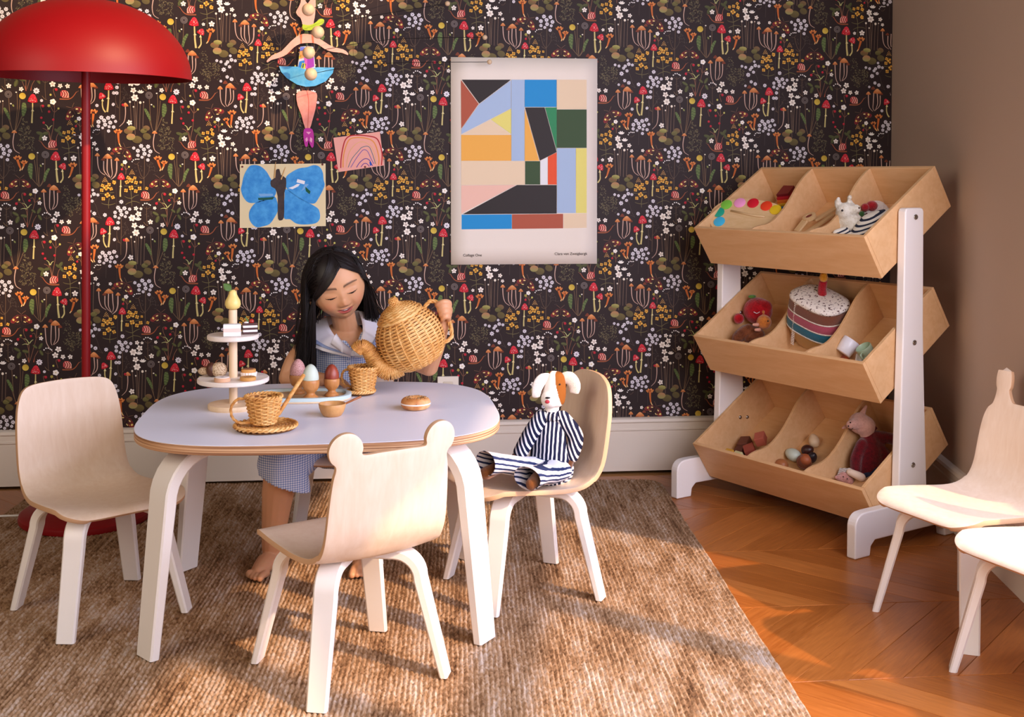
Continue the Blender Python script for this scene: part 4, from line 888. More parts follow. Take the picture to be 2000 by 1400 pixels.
# ---- wicker cups and saucers
def saucer(px, py, R, label):
    b = atz(px, py, TZ); t = thing('wicker_saucer', label, 'saucer', b)
    wicker(t, [(.006, .004), (R*.5, .0045), (R*.85, .006), (R, .0095)], 15, 20, .0022, .0012, liner=False, rim=True); MB().lathe([(0, .0015), (R*.97, .0022), (R*.97, .003), (0, .0028)], 36).build('liner', WICKD, t); return b
def wcup(b, R0, R1, h, label, handle, hrot, z=.006):
    t = thing('wicker_cup', label, 'cup', b+Vector((0, 0, z)), hrot)
    wicker(t, [(R0, .001), (R0+.35*(R1-R0), h*.3), (R0+.72*(R1-R0), h*.65), (R1, h)], 15, 16, .0021, .0020, stk=.0022); MB().lathe([(0, .0005), (R0, .0005), (R0, .004), (0, .004)], 24).build('foot', WICKER, t)
    twisted(t, handle, .0028, 'handle'); return t
sb = saucer(519, 838, .066, 'round wicker saucer under the front wicker cup')
wcup(sb+Vector((-.004, -.001, 0)), .0250, .0385, .060, 'honey-coloured wicker teacup with a stick in it at the front of the table', [(-.036, 0, .056), (-.056, 0, .055), (-.069, 0, .038), (-.066, 0, .016), (-.050, 0, .004), (-.026, 0, .004)], D(8), .0125)
ws = thing('wicker_spoon', 'wrapped wicker stick standing in the front teacup', 'spoon', sb+Vector((.020, .006, .020)))
a0, a1 = Vector((0, 0, .0)), Vector((.062, .012, .096)); s_ = MB(); s_.tube([a0, a1], .0028, 8)
for k in range(52):
    c = a0.lerp(a1, .12+.86*k/51); R_ = rot_to(a1-a0); s_.tube([c+R_ @ Vector((.0034*math.cos(t), .0034*math.sin(t), 0)) for t in np.linspace(0, 6.283, 10, endpoint=False)], .0013, 5, closed=True)
s_.build('wrapped_stick', WICKER, ws, smooth='all', fixn=False)
sb2 = saucer(705, 770, .034, 'small wicker saucer half hidden under the rear teacup')
wcup(sb2+Vector((.006, -.006, 0)), .0245, .0365, .060, 'honey-coloured wicker teacup behind the bowl, below the teapot spout', [(-.034, 0, .052), (-.050, 0, .050), (-.058, 0, .034), (-.050, 0, .014), (-.028, 0, .008)], D(-20), .010)
# ---- wicker teapot, tipped for pouring
TPC = aty(800, 658, -.985)
tp = thing('wicker_teapot', 'large honey-coloured wicker teapot tipped by the child to pour', 'teapot', TPC, rot=(D(8), D(-24), 0))
wicker(tp, [(.046, -.074), (.066, -.060), (.080, -.034), (.0845, -.004), (.080, .026), (.066, .050), (.054, .060)], 38, 22, .0022, .0024, rim=True, stk=.0026)
MB().lathe([(0, -.075), (.047, -.075), (.047, -.068), (0, -.068)], 30).build('foot_ring', WICKER, tp)
lid = bpy.data.objects.new('lid', None); link(lid, tp); lid.location = (0, 0, .062)
wicker(lid, [(.056, .0), (.050, .012), (.036, .022), (.018, .030), (.010, .036), (.011, .042), (.006, .050)], 20, 18, .0023, .0014, rim=False, name='woven_dome', stk=.0015)
rm = MB(); rm.tube([(.057*math.cos(t), .057*math.sin(t), .001+.001*math.cos(20*t)) for t in np.linspace(0, 6.283, 80, endpoint=False)], .0050, 6, closed=True); rm.build('lid_rim', WICKER, lid, smooth='all', fixn=False)
def woven_tube(parent, pts, rads, name, n, rad=.0021):
    P = cr(pts, 14); mb = MB(); L = len(P); core = MB(); rl = [float(np.interp(i/(L-1), np.linspace(0, 1, len(rads)), rads)) for i in range(L)]
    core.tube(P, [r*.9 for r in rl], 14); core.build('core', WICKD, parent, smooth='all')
    for k in range(n):
        f = (k+.5)/n*(L-1); i = int(f); c = P[i].lerp(P[min(i+1, L-1)], f-i); t = (P[min(i+1, L-1)]-P[max(i-1, 0)]).normalized(); R_ = rot_to(t); r = float(np.interp(f, range(L), rl))
        mb.tube([c+R_ @ Vector(((r+.0009*math.cos(5*a+math.pi*(k % 2)))*math.cos(a), (r+.0009*math.cos(5*a+math.pi*(k % 2)))*math.sin(a), 0)) for a in np.linspace(0, 6.283, 24, endpoint=False)], rad, 5, closed=True)
    return mb.build(name, WICKER, parent, smooth='all', fixn=False)
woven_tube(tp, [(-.052, -.012, -.054), (-.082, -.016, -.052), (-.102, -.018, -.024), (-.106, -.018, .016), (-.118, -.018, .036), (-.134, -.018, .030)], [.026, .0255, .0215, .017, .0155, .0165], 'spout', 62, .0017)
twisted(tp, [(.060, 0, .050), (.085, .004, .062), (.106, .006, .040), (.108, .006, -.005), (.098, .004, -.045), (.074, 0, -.052)], .0048, 'handle')
# ================================================================== toys in the bins
RM = Matrix.Translation(RO) @ Matrix.Rotation(RAZ, 4, 'Z')
BM = [RM @ Matrix.Translation((.0614, 0, .8533-.3419*k)) @ Matrix.Rotation(-BA, 4, 'Y') for k in range(3)]
BFL = -BH+.0112                                    # bin floor in bin coordinates
def binp(k, px, py, zl):
    """point in bin k (bin coordinates) seen at a pixel, on the plane zl below the rim"""
    Mi = BM[k].inverted(); o = Mi @ CAM; v = (Mi.to_3x3() @ ray(px, py)); t = (zl-o.z)/v.z; return o+v*t
def bthing(k, name, label, cat, p, rot=None, group=None, upright=False):
    o = bpy.data.objects.new(name, None); o.empty_display_size = .03; link(o)
    Mw = BM[k] @ Matrix.Translation(p)
    if upright: Mw = Matrix.Translation(Mw.translation) @ Matrix.Rotation(RAZ, 4, 'Z')
    if rot is not None: Mw = Mw @ rot.to_4x4()
    o.matrix_world = Mw; o.location = Mw.translation; o.rotation_euler = Mw.to_euler(); return tag(o, label, cat, group)
def fuzz(name, c1, c2, sc=90, rough=.95): return mat(name, c1, rough, spec=.1, sheen=.4, build=lambda nt, b: (nt.links.new(ramp(nt, noise(nt, coords(nt), sc, 4, .7), [(.35, c2), (.6, c1)]), b.inputs['Base Color']), addbump(nt, b, noise(nt, coords(nt), sc*3, 3), .6, .004)))
PALW = wood('palette_wood', '#e2c193', '#cba26c', (8, 30, 8), .5, 1.3, ring=4)
# --- top bin, left: palette with paint discs, rainbow blocks
PC0 = BM[0] @ Vector((.120, .590, -.040)); PN = (BM[0].to_3x3() @ Vector((0, 0, 1))+.60*(CAM-PC0).normalized()).normalized()   # leans back against the divider
PRM = PN.to_track_quat('Z', 'Y').to_matrix(); PW4 = Matrix.Translation(PC0) @ PRM.to_4x4()
def palp(px, py):
    v = ray(px, py); t = (PC0-CAM).dot(PN)/v.dot(PN); return PW4.inverted() @ (CAM+v*t)
pal = thing('paint_palette', 'wooden toy palette with round colour discs in the top left bin', 'toy palette', PC0, rot=PRM.to_euler())
out_ = cr([palp(x, y) for x, y in ((1386, 432), (1389, 412), (1403, 398), (1425, 389), (1455, 387), (1490, 391), (1514, 397), (1526, 405), (1524, 420), (1508, 437), (1490, 452), (1440, 455), (1398, 449))], 4, True)
MB().loft([[p+Vector((0, 0, -.010)) for p in out_], [Vector((p.x, p.y, 0)) for p in out_]]).build('board', PALW, pal, bevel=.002)
for c, x, y in (('#7cc242', 1419, 400), ('#f29ac8', 1445, 396.5), ('#d0182c', 1471, 397), ('#e8401c', 1497, 402.5), ('#e8c020', 1515, 410), ('#1f9c80', 1404, 415), ('#42b4dc', 1405, 433)):
    q = palp(x, y); MB().lathe([(0, 0), (.0185, 0), (.0185, .0022), (.0175, .0028), (0, .0028)], 28, q).build('colour_disc', mat('disc_'+c[1:], c, .45), pal, smooth=True)
sl = [palp(x, y) for x, y in ((1428, 412), (1470, 421), (1494, 424))]; MB().tube([p+Vector((0, 0, .002)) for p in sl], .0035, 8, flat=(.6, 1)).build('brush_stick', PALW, pal, smooth='all')
rb0 = binp(0, 1531, 392, BFL+.03); rn = bthing(0, 'rainbow_block_stack', 'stack of rainbow-striped wooden slats in the top left bin', 'toy blocks', Vector((rb0.x, rb0.y, BFL)), Matrix.Rotation(D(12), 3, 'Z'))
for k, c in enumerate(('#2c7a46', '#2f86c8', '#e8b42c', '#e0742c', '#c02030', '#7a1c24')): MB().box((.006*k-.01, -.012, .012+k*.009), (.062, .045, .0088)).build('slat', mat('slat_'+c[1:], c, .5), rn, bevel=.001)
# --- top bin, middle: wooden toy with round head
h0 = binp(0, 1581, 424, BFL+.045)
wt = bthing(0, 'wooden_peg_toy', 'flat wooden toy with a round head and dark red hole in the top middle bin', 'wooden toy', Vector((h0.x, h0.y, h0.z)))
e1 = binp(0, 1556, 452, BFL+.03)-h0; e2 = binp(0, 1622, 405, BFL+.025)-h0
MB().lathe([(.011, -.004), (.021, -.004), (.021, .005), (.019, .006), (.011, .006), (.011, -.004)], 32, cap0=False, cap1=False).build('round_head', PALW, wt, smooth=True)
MB().lathe([(0, -.003), (.0108, -.003), (.0108, .003), (0, .003)], 24).build('red_disc', mat('dark_red', '#7a2420', .5), wt)
def bar(mb, a, b, w, h):
    d = (b-a); L = d.length; R_ = d.to_track_quat('X', 'Z').to_matrix(); mb.box((a+b)/2, (L, w, h), R_); return mb
bar(MB(), Vector((-.012, .004, 0)), e1, .024, .007).build('slat', PALW, wt, bevel=.001); bar(MB(), Vector((0, -.012, -.012)), e2+Vector((.03, -.02, -.01)), .018, .007).build('slat', PALW, wt, bevel=.001); bar(MB(), e1+Vector((0, -.02, -.012)), e2*.7+Vector((0, -.03, -.014)), .016, .007).build('slat', PALW, wt, bevel=.001)
# --- top bin, right: white llama, striped plush, knitted red and white toy
lp = binp(0, 1668, 455, BFL+.02); ll = bthing(0, 'llama_plush', 'fluffy white llama plush looking out of the top right bin', 'plush toy', Vector((lp.x+.006, lp.y, BFL+.002)), upright=True)
def W_off(px, py, ref, depth=0.):
    """offset in a thing's own axes for a pixel at the thing's distance"""
    o = ref.matrix_world if ref.matrix_world.translation.length > 0 else Matrix.Translation(ref.location)
    Mw = Matrix.LocRotScale(ref.location, ref.rotation_euler, None); dist = (ref.location-CAM).dot(FW)-depth; v = ray(px, py); p = CAM+v*(dist/v.dot(FW)); return Mw.inverted() @ p
mb = MB(); Wq = lambda x, y, d=0: W_off(x, y, ll, d)
limb(mb, [Wq(1686, 462), Wq(1664, 438), Wq(1650, 416)], [.040, .035, .027]); mb.sphere(Wq(1651, 413, .01), .0265, 16, 10); limb(mb, [Wq(1656, 412, .016), Wq(1672, 408, .028)], [.018, .0135]); mb.sphere(Wq(1672, 466), .040, 16, 10)
limb(mb, [Wq(1636, 425), Wq(1634, 440)], [.008, .007]); limb(mb, [Wq(1655, 402), Wq(1657, 396)], [.007, .004]); limb(mb, [Wq(1640, 404), Wq(1637, 398)], [.007, .004])
rr_ = random.Random(2)
for k in range(70):
    p = mb.v[rr_.randrange(len(mb.v))]; mb.sphere(Vector(p)+Vector((rr_.gauss(0, .002), rr_.gauss(0, .002), rr_.gauss(0, .002))), .005+.004*rr_.random(), 7, 5)
put('fluffy_body', fuse(mb, .003, 1), fuzz('llama_white', '#efe8d8', '#d8ccb4', 120), ll)
MB().sphere(Wq(1645, 411, .042), .0034, 8, 6).build('eye', mat('bead_black', '#14100e', .2), ll, smooth='all'); MB().sphere(Wq(1678, 406, .040), .003, 8, 6).build('nose', mat('nose_brown', '#6a5240', .5), ll, smooth='all')
sp0 = binp(0, 1712, 440, BFL+.04); stp = bthing(0, 'striped_plush', 'navy and cream striped knitted plush in the top right bin', 'plush toy', Vector((sp0.x+.02, sp0.y, BFL+.002)), upright=True)
mb = MB(); Wq = lambda x, y, d=0: W_off(x, y, stp, d); limb(mb, [Wq(1680, 462), Wq(1702, 440), Wq(1736, 424)], [.030, .036, .026]); limb(mb, [Wq(1650, 452, -.01), Wq(1634, 456, -.01)], [.014, .012])
def stripes(nt, b, sc=210, c1='#e9e0cf', c2='#1c2236', rot=(0, .5, 0)):
    w = N(nt, 'ShaderNodeTexWave'); w.inputs['Scale'].default_value = sc/10; w.inputs['Distortion'].default_value = .6; nt.links.new(coords(nt, 'Object', (1, 1, 1), rot), w.inputs['Vector']); w.bands_direction = 'Z'
    nt.links.new(ramp(nt, w.outputs['Fac'], [(.62, c1), (.66, c2)]), b.inputs['Base Color'])
put('striped_body', fuse(mb, .0035, 3), mat('navy_stripe', '#e9e0cf', .9, build=lambda nt, b: stripes(nt, b, 330)), stp)
kn0 = binp(0, 1704, 405, BFL+.03); kn = bthing(0, 'knitted_strawberry_cake', 'red and white knitted toy at the back of the top right bin', 'knitted toy', Vector((kn0.x+.01, kn0.y, BFL+.003)), upright=True)
Wq = lambda x, y, d=0: W_off(x, y, kn, d)
put('white_knit', fuse(limb(MB(), [Wq(1690, 418), Wq(1712, 408), Wq(1722, 410)], [.020, .026, .02]), .003, 2), fuzz('knit_white', '#ece4dc', '#cfc4b8', 200), kn)
MB().sphere(Wq(1703, 402, .022), .019, 16, 10, (1, .8, .8)).build('red_knit', fuzz('knit_red', '#b01c26', '#8a1018', 160), kn, smooth='all'); MB().sphere(Wq(1690, 405, .03), .012, 12, 8).build('red_pompom', MATS['knit_red'], kn, smooth='all'); MB().sphere(Wq(1683, 418, .03), .009, 10, 6).build('green_leaf', fuzz('felt_green', '#3c6a34', '#2a4a26'), kn, smooth='all'); MB().tube([Wq(1690, 417, .03), Wq(1694, 424, .03)], .006, 8).build('brown_stem', fuzz('felt_brown', '#6a4430', '#4a2c1e'), kn)
# --- middle bin, left: apple, brown bear
a0 = binp(1, 1478, 622, BFL+.055); ap = bthing(1, 'apple_plush', 'round red apple plush with a green leaf in the middle left bin', 'plush toy', Vector((a0.x+.02, a0.y, BFL+.002)), upright=True)
Wq = lambda x, y, d=0: W_off(x, y, ap, d)
mb = MB(); mb.sphere(Wq(1480, 607), .047, 24, 16, (1, 1, .93)); mb.sphere(Wq(1494, 600, .02), .024, 16, 10); put('apple_body', fuse(mb, .004, 4), fuzz('apple_red', '#b4121c', '#8a0c14', 60), ap)
MB().sphere(Wq(1469, 579, .01), .012, 12, 6, (1.3, .8, .5)).build('leaf', fuzz('apple_leaf', '#5a8a30', '#3e6a22'), ap, smooth='all'); MB().sphere(Wq(1443, 622, .02), .017, 14, 10).build('arm', MATS['apple_red'], ap, smooth='all')
mw = MB(); mw.tube([Wq(1472, 609, .05), Wq(1478, 612, .051), Wq(1484, 609, .05)], .0011, 6); mw.build('smile', mat('thread_white', '#efe0e0', .6), ap)
b0 = binp(1, 1478, 655, BFL+.03); br = bthing(1, 'bear_plush', 'small brown bear plush with an orange head in the middle left bin', 'plush toy', Vector((b0.x, b0.y, BFL+.002)), upright=True)
Wq = lambda x, y, d=0: W_off(x, y, br, d)
mb = MB(); limb(mb, [Wq(1440, 660), Wq(1458, 648), Wq(1478, 655)], [.018, .024, .026]); limb(mb, [Wq(1462, 662, .02), Wq(1484, 652, .02)], [.014, .015]); limb(mb, [Wq(1446, 650, .01), Wq(1462, 640, .01)], [.012, .013]); put('brown_body', fuse(mb, .003, 3), fuzz('plush_brown', '#7a4426', '#5a2e18', 80), br)
mb = MB(); mb.sphere(Wq(1492, 629, .03), .0235, 18, 12); mb.sphere(Wq(1491, 609, .03), .0055, 8, 6); put('orange_head', fuse(mb, .0025, 2), fuzz('plush_orange', '#c8762e', '#a85a20', 90), br)
for q in ((1472, 634), (1476, 644)): limb(MB(), [Wq(q[0], q[1], .05), Wq(q[0]+7, q[1], .045)], [.0045, .006], 8, 3).build('paw', mat('felt_pink', '#d89a80', .8), br, smooth='all')
MB().sphere(Wq(1500, 627, .053), .0028, 8, 6).build('eye', MATS['bead_black'], br, smooth='all')
# --- middle bin, centre: knitted birthday cake slice
k0 = binp(1, 1545, 668, BFL+.01); cake = bthing(1, 'birthday_cake_plush', 'knitted birthday cake slice with striped layers and a red candle in the middle bin', 'plush toy', Vector((k0.x+.045, .400, BFL+.010)), upright=True, rot=Matrix.Rotation(D(17), 3, 'X') @ Matrix.Rotation(D(-16), 3, 'Y')); cake.scale = (1.26, 1.26, .98)
# body: rounded wedge lofted upwards, felt layers ringed with cream seams
def wedge(k, z): 
    pts = []
    for t in np.linspace(0, 2*math.pi, 48, endpoint=False):
        c, s = math.cos(t), math.sin(t); n = 2.8; pts.append(Vector((.056*k*math.copysign(abs(c)**(2/n), c), .079*k*math.copysign(abs(s)**(2/n), s), z)))
    return pts
lay = [('#c8922e', -.026, .028), ('#1c6478', .031, .058), ('#b04a5c', .061, .088), ('#7a4630', .091, .122)]
for c, z0, z1 in lay:
    ks = lambda z: 1.0-.10*max(0, (z-.02)/.12)**1.5-.30*max(0, (.03-z)/.056)
    MB().loft([wedge(ks(lerp(z0, z1, t))*(1+.018*math.sin(math.pi*t)), lerp(z0, z1, t)) for t in np.linspace(0, 1, 5)]).build('felt_layer', fuzz('felt_'+c[1:], c, c, 200), cake, smooth=True, angle=60)
CREAM = fuzz('cream_yarn', '#eee2d2', '#d4c4b0', 260)
for z in (.0295, .0595, .0895): MB().loft([wedge((1.0-.10*max(0, (z-.02)/.12)**1.5)*1.012, z-.0022), wedge((1.0-.10*max(0, (z-.02)/.12)**1.5)*1.022, z), wedge((1.0-.10*max(0, (z-.02)/.12)**1.5)*1.012, z+.0022)]).build('cream_seam', CREAM, cake, smooth='all')
TOPS = mat('sprinkle_knit', '#efe6da', .9, build=lambda nt, b: (nt.links.new(ramp(nt, noise(nt, coords(nt), 160, 2), [(.36, '#5a3a34'), (.43, '#efe6da')]), b.inputs['Base Color']), addbump(nt, b, noise(nt, coords(nt), 240, 2), .6, .004)))
MB().loft([wedge(.93, .122), wedge(.945, .128), wedge(.92, .135), wedge(.75, .142), wedge(.4, .146)]).build('icing_top', TOPS, cake, smooth='all')
cd = MB(); cd.tube(cr([(.008, .0, .142), (.008, .001, .165), (.010, 0, .192)], 4), [.0105, .0105, .0105, .010, .010, .010, .010, .0095, .009], 14); cd.build('candle', fuzz('candle_red', '#b01424', '#8a0c18', 160), cake, smooth='all')
fl_ = MB(); fl_.lathe([(0, .188), (.008, .192), (.0105, .202), (.008, .214), (.003, .224), (0, .228)], 16, (.010, 0, 0)); fl_.build('flame', fuzz('flame_yellow', '#e2a028', '#c88418', 160), cake, smooth='all')
st_ = MB()
for k in range(26):
    a = k/25; p = Vector((-.055*(1-.1*a), .030*(1-.1*a), -.02+.14*a)); st_.tube([p+Vector((0, -.004, 0)), p+Vector((-.002, .004, .002))], .0013, 5)
st_.build('edge_stitches', CREAM, cake)
# --- middle bin, right: cups and blocks
def bcup(name, label, c, px, py, zl, rot, R=.024, h=.044, handle=True):
    q = binp(1, px, py, zl); t = bthing(1, name, label, 'toy cup', q, rot); m = mat('enamel_'+c[1:], c, .3)
    MB().lathe([(0, 0), (R*.82, 0), (R*.9, .002), (R, h*.55), (R*1.02, h), (R*.98, h+.001), (R*.93, h-.001), (R*.9, h*.5), (R*.78, .004), (0, .004)], 32).build('cup_body', m, t, smooth=True, angle=60)
    if handle: MB().tube(cr([(R*.95, 0, h*.8), (R*1.5, 0, h*.8), (R*1.6, 0, h*.5), (R*1.3, 0, h*.25), (R*.9, 0, h*.3)], 6), .0032, 8).build('handle', m, t, smooth='all')
bcup('toy_cup', 'white toy cup lying on its side in the middle right bin', '#e8e4e8', 1646, 690, BFL+.030, Matrix.Rotation(D(35), 3, 'X') @ Matrix.Rotation(D(62), 3, 'Y'), .0255, .046, False)
bcup('toy_cup', 'mint green toy cup in the middle right bin', '#a8bc9c', 1697, 695, BFL+.028, Matrix.Rotation(D(-12), 3, 'X') @ Matrix.Rotation(D(200), 3, 'Z'), .023, .032)
q = binp(1, 1680, 708, BFL+.012); wb = bthing(1, 'toy_sugar_block', 'small white toy block between the cups in the middle right bin', 'toy block', q, Matrix.Rotation(D(30), 3, 'Z') @ Matrix.Rotation(D(20), 3, 'X')); MB().box((0, 0, .008), (.040, .026, .022)).build('block', mat('enamel_e0dcd8', '#e0dcd8', .4), wb, bevel=.004)
q = binp(1, 1646, 702, BFL+.004); oc = bthing(1, 'orange_felt_biscuit', 'crinkled orange felt scrap at the front of the middle right bin', 'toy biscuit', q)
w_ = MB(); w_.loft([[Vector(((.022+.003*math.cos(9*a))*math.cos(a)*k, (.022+.003*math.cos(9*a))*math.sin(a)*k, z)) for a in np.linspace(0, 6.283, 54, endpoint=False)] for k, z in ((.9, 0), (1, .005), (.9, .010), (.5, .012))]); w_.build('crinkled_disc', fuzz('felt_orange', '#b8542a', '#8a3a1a'), oc, smooth='all')
# --- bottom bin, left: wooden blocks
for k, (x, y, c, s, r_, lab) in enumerate(((1456, 868, '#6a3a2a', .034, 20, 'dark brown wooden block at the back of the bottom left bin'), (1486, 858, '#b85e48', .032, 35, 'terracotta wooden cube on top of the pile in the bottom left bin'), (1466, 882, '#a04a3a', .034, 50, 'red-brown wooden block in the middle of the bottom left bin'), (1448, 880, '#5a2e22', .030, 10, 'small dark wooden block behind the red ones in the bottom left bin'))):
    z_ = BFL+.002+(.030 if k == 1 else 0); q = binp(2, x, y, z_+.012); t = bthing(2, 'wooden_block', lab, 'toy block', Vector((q.x, q.y, z_)), Matrix.Rotation(D(r_), 3, 'Z'), 'wooden blocks in the bottom bin')
    MB().box((0, 0, s*.45), (s*1.15, s, s*.9)).build('block', mat('block_'+c[1:], c, .6), t, bevel=.0015)
for c, x, y, lab in (('#d09a34', 1424, 877, 'ochre wooden block against the front board of the bottom left bin'), ('#c8c08a', 1440, 883, 'pale wooden block against the front board of the bottom left bin')):
    q = binp(2, x, y, -.02); t = bthing(2, 'wooden_block', lab, 'toy block', Vector((.026, q.y, BFL)), None, 'wooden blocks in the bottom bin'); MB().box((0, 0, .052), (.022, .030, .104)).build('block', mat('block_'+c[1:], c, .6), t, bevel=.0015)
# --- bottom bin, middle: eggs
def begg(px, py, r, h, m, lab, ax):
    q = binp(2, px, py, BFL+r*1.15); t = bthing(2, 'wooden_egg', lab, 'egg', q, Vector(ax).to_track_quat('Z', 'Y').to_matrix(), 'wooden eggs in the bottom bin')
    e = egg_prof(r, h); MB().lathe([(a, z-h*.48) for a, z in e], 28, cap0=False, cap1=False).build('shell', m, t, smooth='all')
begg(1549, 888, .0195, .056, MATS['egg_mint'], 'pale blue-green egg lying in the bottom middle bin', (.1, 1, .15))
begg(1590, 861, .017, .044, mat('egg_cream', '#d8bc98', .5), 'cream egg at the back of the bottom middle bin', (.6, .5, .6))
begg(1577, 879, .017, .040, mat('egg_dark', '#3a1a16', .4), 'very dark brown egg in the bottom middle bin', (.4, -1, .2))
begg(1573, 897, .0175, .044, mat('egg_rust', '#b06038', .5), 'rust-orange egg in the bottom middle bin', (.1, 1, .1))
begg(1527, 907, .0175, .044, mat('egg_tan', '#a8683c', .45), 'tan egg at the front of the bottom middle bin', (.2, 1, .1))
begg(1586, 893, .015, .038, mat('egg_black', '#241c24', .4), 'small black egg near the divider of the bottom middle bin', (.2, -.6, .6))
q = binp(2, 1568, 908, BFL+.012); hb = bthing(2, 'egg_cup', 'small brown wooden cup among the eggs in the bottom middle bin', 'egg cup', q, Matrix.Rotation(D(40), 3, 'X')); MB().lathe([(0, 0), (.012, 0), (.020, .008), (.0235, .020), (.0225, .021), (.018, .010), (0, .006)], 28).build('turned_cup', mat('cup_brown', '#6a3a22', .45), hb, smooth='all')
# --- bottom bin, right: pig in a red jumper, mouse
g0 = binp(2, 1695, 890, BFL+.03); pig = bthing(2, 'pig_plush', 'pink pig doll in a dark red jumper sitting in the bottom right bin', 'plush toy', Vector((g0.x+.012, g0.y, BFL+.003)), upright=True)
Wq = lambda x, y, d=0: W_off(x, y, pig, d)
mb = MB(); limb(mb, [Wq(1690, 832), Wq(1678, 826)], [.030, .031]); limb(mb, [Wq(1678, 826, .01), Wq(1661, 829, .03)], [.022, .0125]); limb(mb, [Wq(1652, 833, .0), Wq(1646, 836, .0)], [.006, .004]); limb(mb, [Wq(1684, 808), Wq(1692, 793)], [.009, .004]); limb(mb, [Wq(1690, 835), Wq(1696, 856)], [.026, .018])
put('head', fuse(mb, .003, 3), fuzz('pig_pink', '#d0a090', '#c09080', 150), pig)
for x, y in ((1661, 825), (1657, 832)): MB().sphere(Wq(x, y, .042), .0022, 8, 6).build('eye', MATS['bead_black'], pig, smooth='all')
sm = MB(); sm.tube(cr([Wq(1657, 836, .043), Wq(1661, 840, .044), Wq(1666, 836, .044)], 5), .0009, 6); sm.build('smile', MATS['bead_black'], pig)
mb = MB(); limb(mb, [Wq(1697, 850), Wq(1698, 880), Wq(1694, 915)], [.022, .043, .045]); limb(mb, [Wq(1712, 852), Wq(1738, 856), Wq(1752, 862)], [.018, .017, .016]); limb(mb, [Wq(1684, 868, .02), Wq(1672, 895, .03), Wq(1672, 918, .03)], [.018, .017, .016]); limb(mb, [Wq(1718, 875, .01), Wq(1740, 905, .02)], [.018, .02])
put('red_jumper', fuse(mb, .004, 4), fuzz('jumper_red', '#6a0e18', '#4a0810', 120), pig)
MB().tube([Wq(1704, 840, .01), Wq(1712, 834, .012)], [.008, .005], 8, flat=(1, .5)).build('collar', MATS['jumper_red'], pig)
m0 = binp(2, 1650, 932, BFL+.02); mo_ = bthing(2, 'mouse_plush', 'tiny pink mouse doll in blue denim at the front of the bottom right bin', 'plush toy', Vector((m0.x+.01, m0.y, BFL+.003)), upright=True)
Wq = lambda x, y, d=0: W_off(x, y, mo_, d)
mb = MB(); mb.sphere(Wq(1648, 932, .01), .018, 14, 10, (1, 1, .9)); limb(mb, [Wq(1642, 934, .02), Wq(1634, 932, .03)], [.010, .006]); mb.sphere(Wq(1658, 938, .01), .014, 12, 8); put('head', fuse(mb, .0025, 2), fuzz('mouse_pink', '#cf968a', '#b87c70', 150), mo_)
for x, y in ((1647, 931), (1655, 935)): MB().sphere(Wq(x, y, .031), .0018, 8, 6).build('eye', MATS['bead_black'], mo_, smooth='all')
put('denim_body', fuse(limb(MB(), [Wq(1676, 945), Wq(1692, 932), Wq(1706, 915)], [.018, .026, .022]), .003, 2), fuzz('denim', '#2a3048', '#1c2236', 200), mo_)
limb(MB(), [Wq(1660, 922, .02), Wq(1674, 928, .03), Wq(1682, 932, .03)], [.010, .012, .0125]).build('cream_arm', mat('cream_cloth', '#e8d0b8', .8), mo_, smooth='all')
gsq = MB(); gsq.grid([[Wq(1640+32*u-8*v, 914+22*v, .006+.01*u) for u in np.linspace(0, 1, 6)] for v in np.linspace(0, 1, 6)]); gsq.build('checked_cloth', mat('check_cloth', '#a89890', .8, build=lambda nt, b: stripes(nt, b, 900, '#d8ccc0', '#5a4a48')), mo_, smooth='all').modifiers.new('t', 'SOLIDIFY').thickness = .003
# ================================================================== pictures and paper on the back wall
def matte(c, r=.7): return mat('paper_'+c[1:], c, r, spec=.25)
def wp(px, Y): return [aty(x, y, Y) for x, y in px]
def flat(name, px, Y, m, parent, depth=.0006, smooth_n=0):
    """flat shape in the wall plane at distance Y in front, traced points in photograph pixels, real thickness"""
    if smooth_n: px = cr2(px, smooth_n, True)
    P = wp(px, Y); o = parent.location if parent is not None else Vector((0, 0, 0))
    mb = MB(); n = len(P); A = [p-o for p in P]; B = [p-o+Vector((0, depth, 0)) for p in P]
    mb.add(A+B, [tuple(range(n)), tuple(range(2*n-1, n-1, -1))]+[(i, n+i, n+(i+1) % n, (i+1) % n) for i in range(n)])
    return mb.build(name, m, parent)
def stroke(name, px, Y, w, m, parent, n=6):
    P = wp(cr2(px, n, False), Y); o = parent.location; mb = MB(); L = []; R = []
    for i, p in enumerate(P):
        t = (P[min(i+1, len(P)-1)]-P[max(i-1, 0)]).normalized(); nn = Vector((-t.z, 0, t.x))*w/2; L.append(p-o+nn); R.append(p-o-nn)
    mb.grid([L, R]); b = mb.build(name, m, parent); s = b.modifiers.new('t', 'SOLIDIFY'); s.thickness = .0002; return b
# ---- big poster: sheet with a colour-block print and two captions
PX0, PZ0 = .2042, .7158
pos = thing('poster', 'large off-white poster with an abstract print of coloured blocks', 'poster', (PX0, -.004, PZ0))
g = [[(.5*u, -.0015-.004*math.sin(math.pi*v)*0-.003*(1-v)**3*abs(2*u-1), .7*v) for u in np.linspace(0, 1, 9)] for v in np.linspace(0, 1, 13)]
o = MB().grid(g).build('sheet', matte('#efe4d6', .6), pos, smooth='all'); s_ = o.modifiers.new('t', 'SOLIDIFY'); s_.thickness = .0006
PC = dict(K='#2f2826', R='#b0583f', L='#a9c0dd', Y='#e6dc78', C='#ead2b0', B='#1f8fd0', O='#f0b04e', G='#39502f', H='#2f8a58', P='#f0c2ae', V='#e8552c', W='#e9ebec')
ox, oy, sc = 900.0, 155.0, 1.0
def Z3(pts): return [(850+x/3.0425, 80+y/3.0425) for x, y in pts]
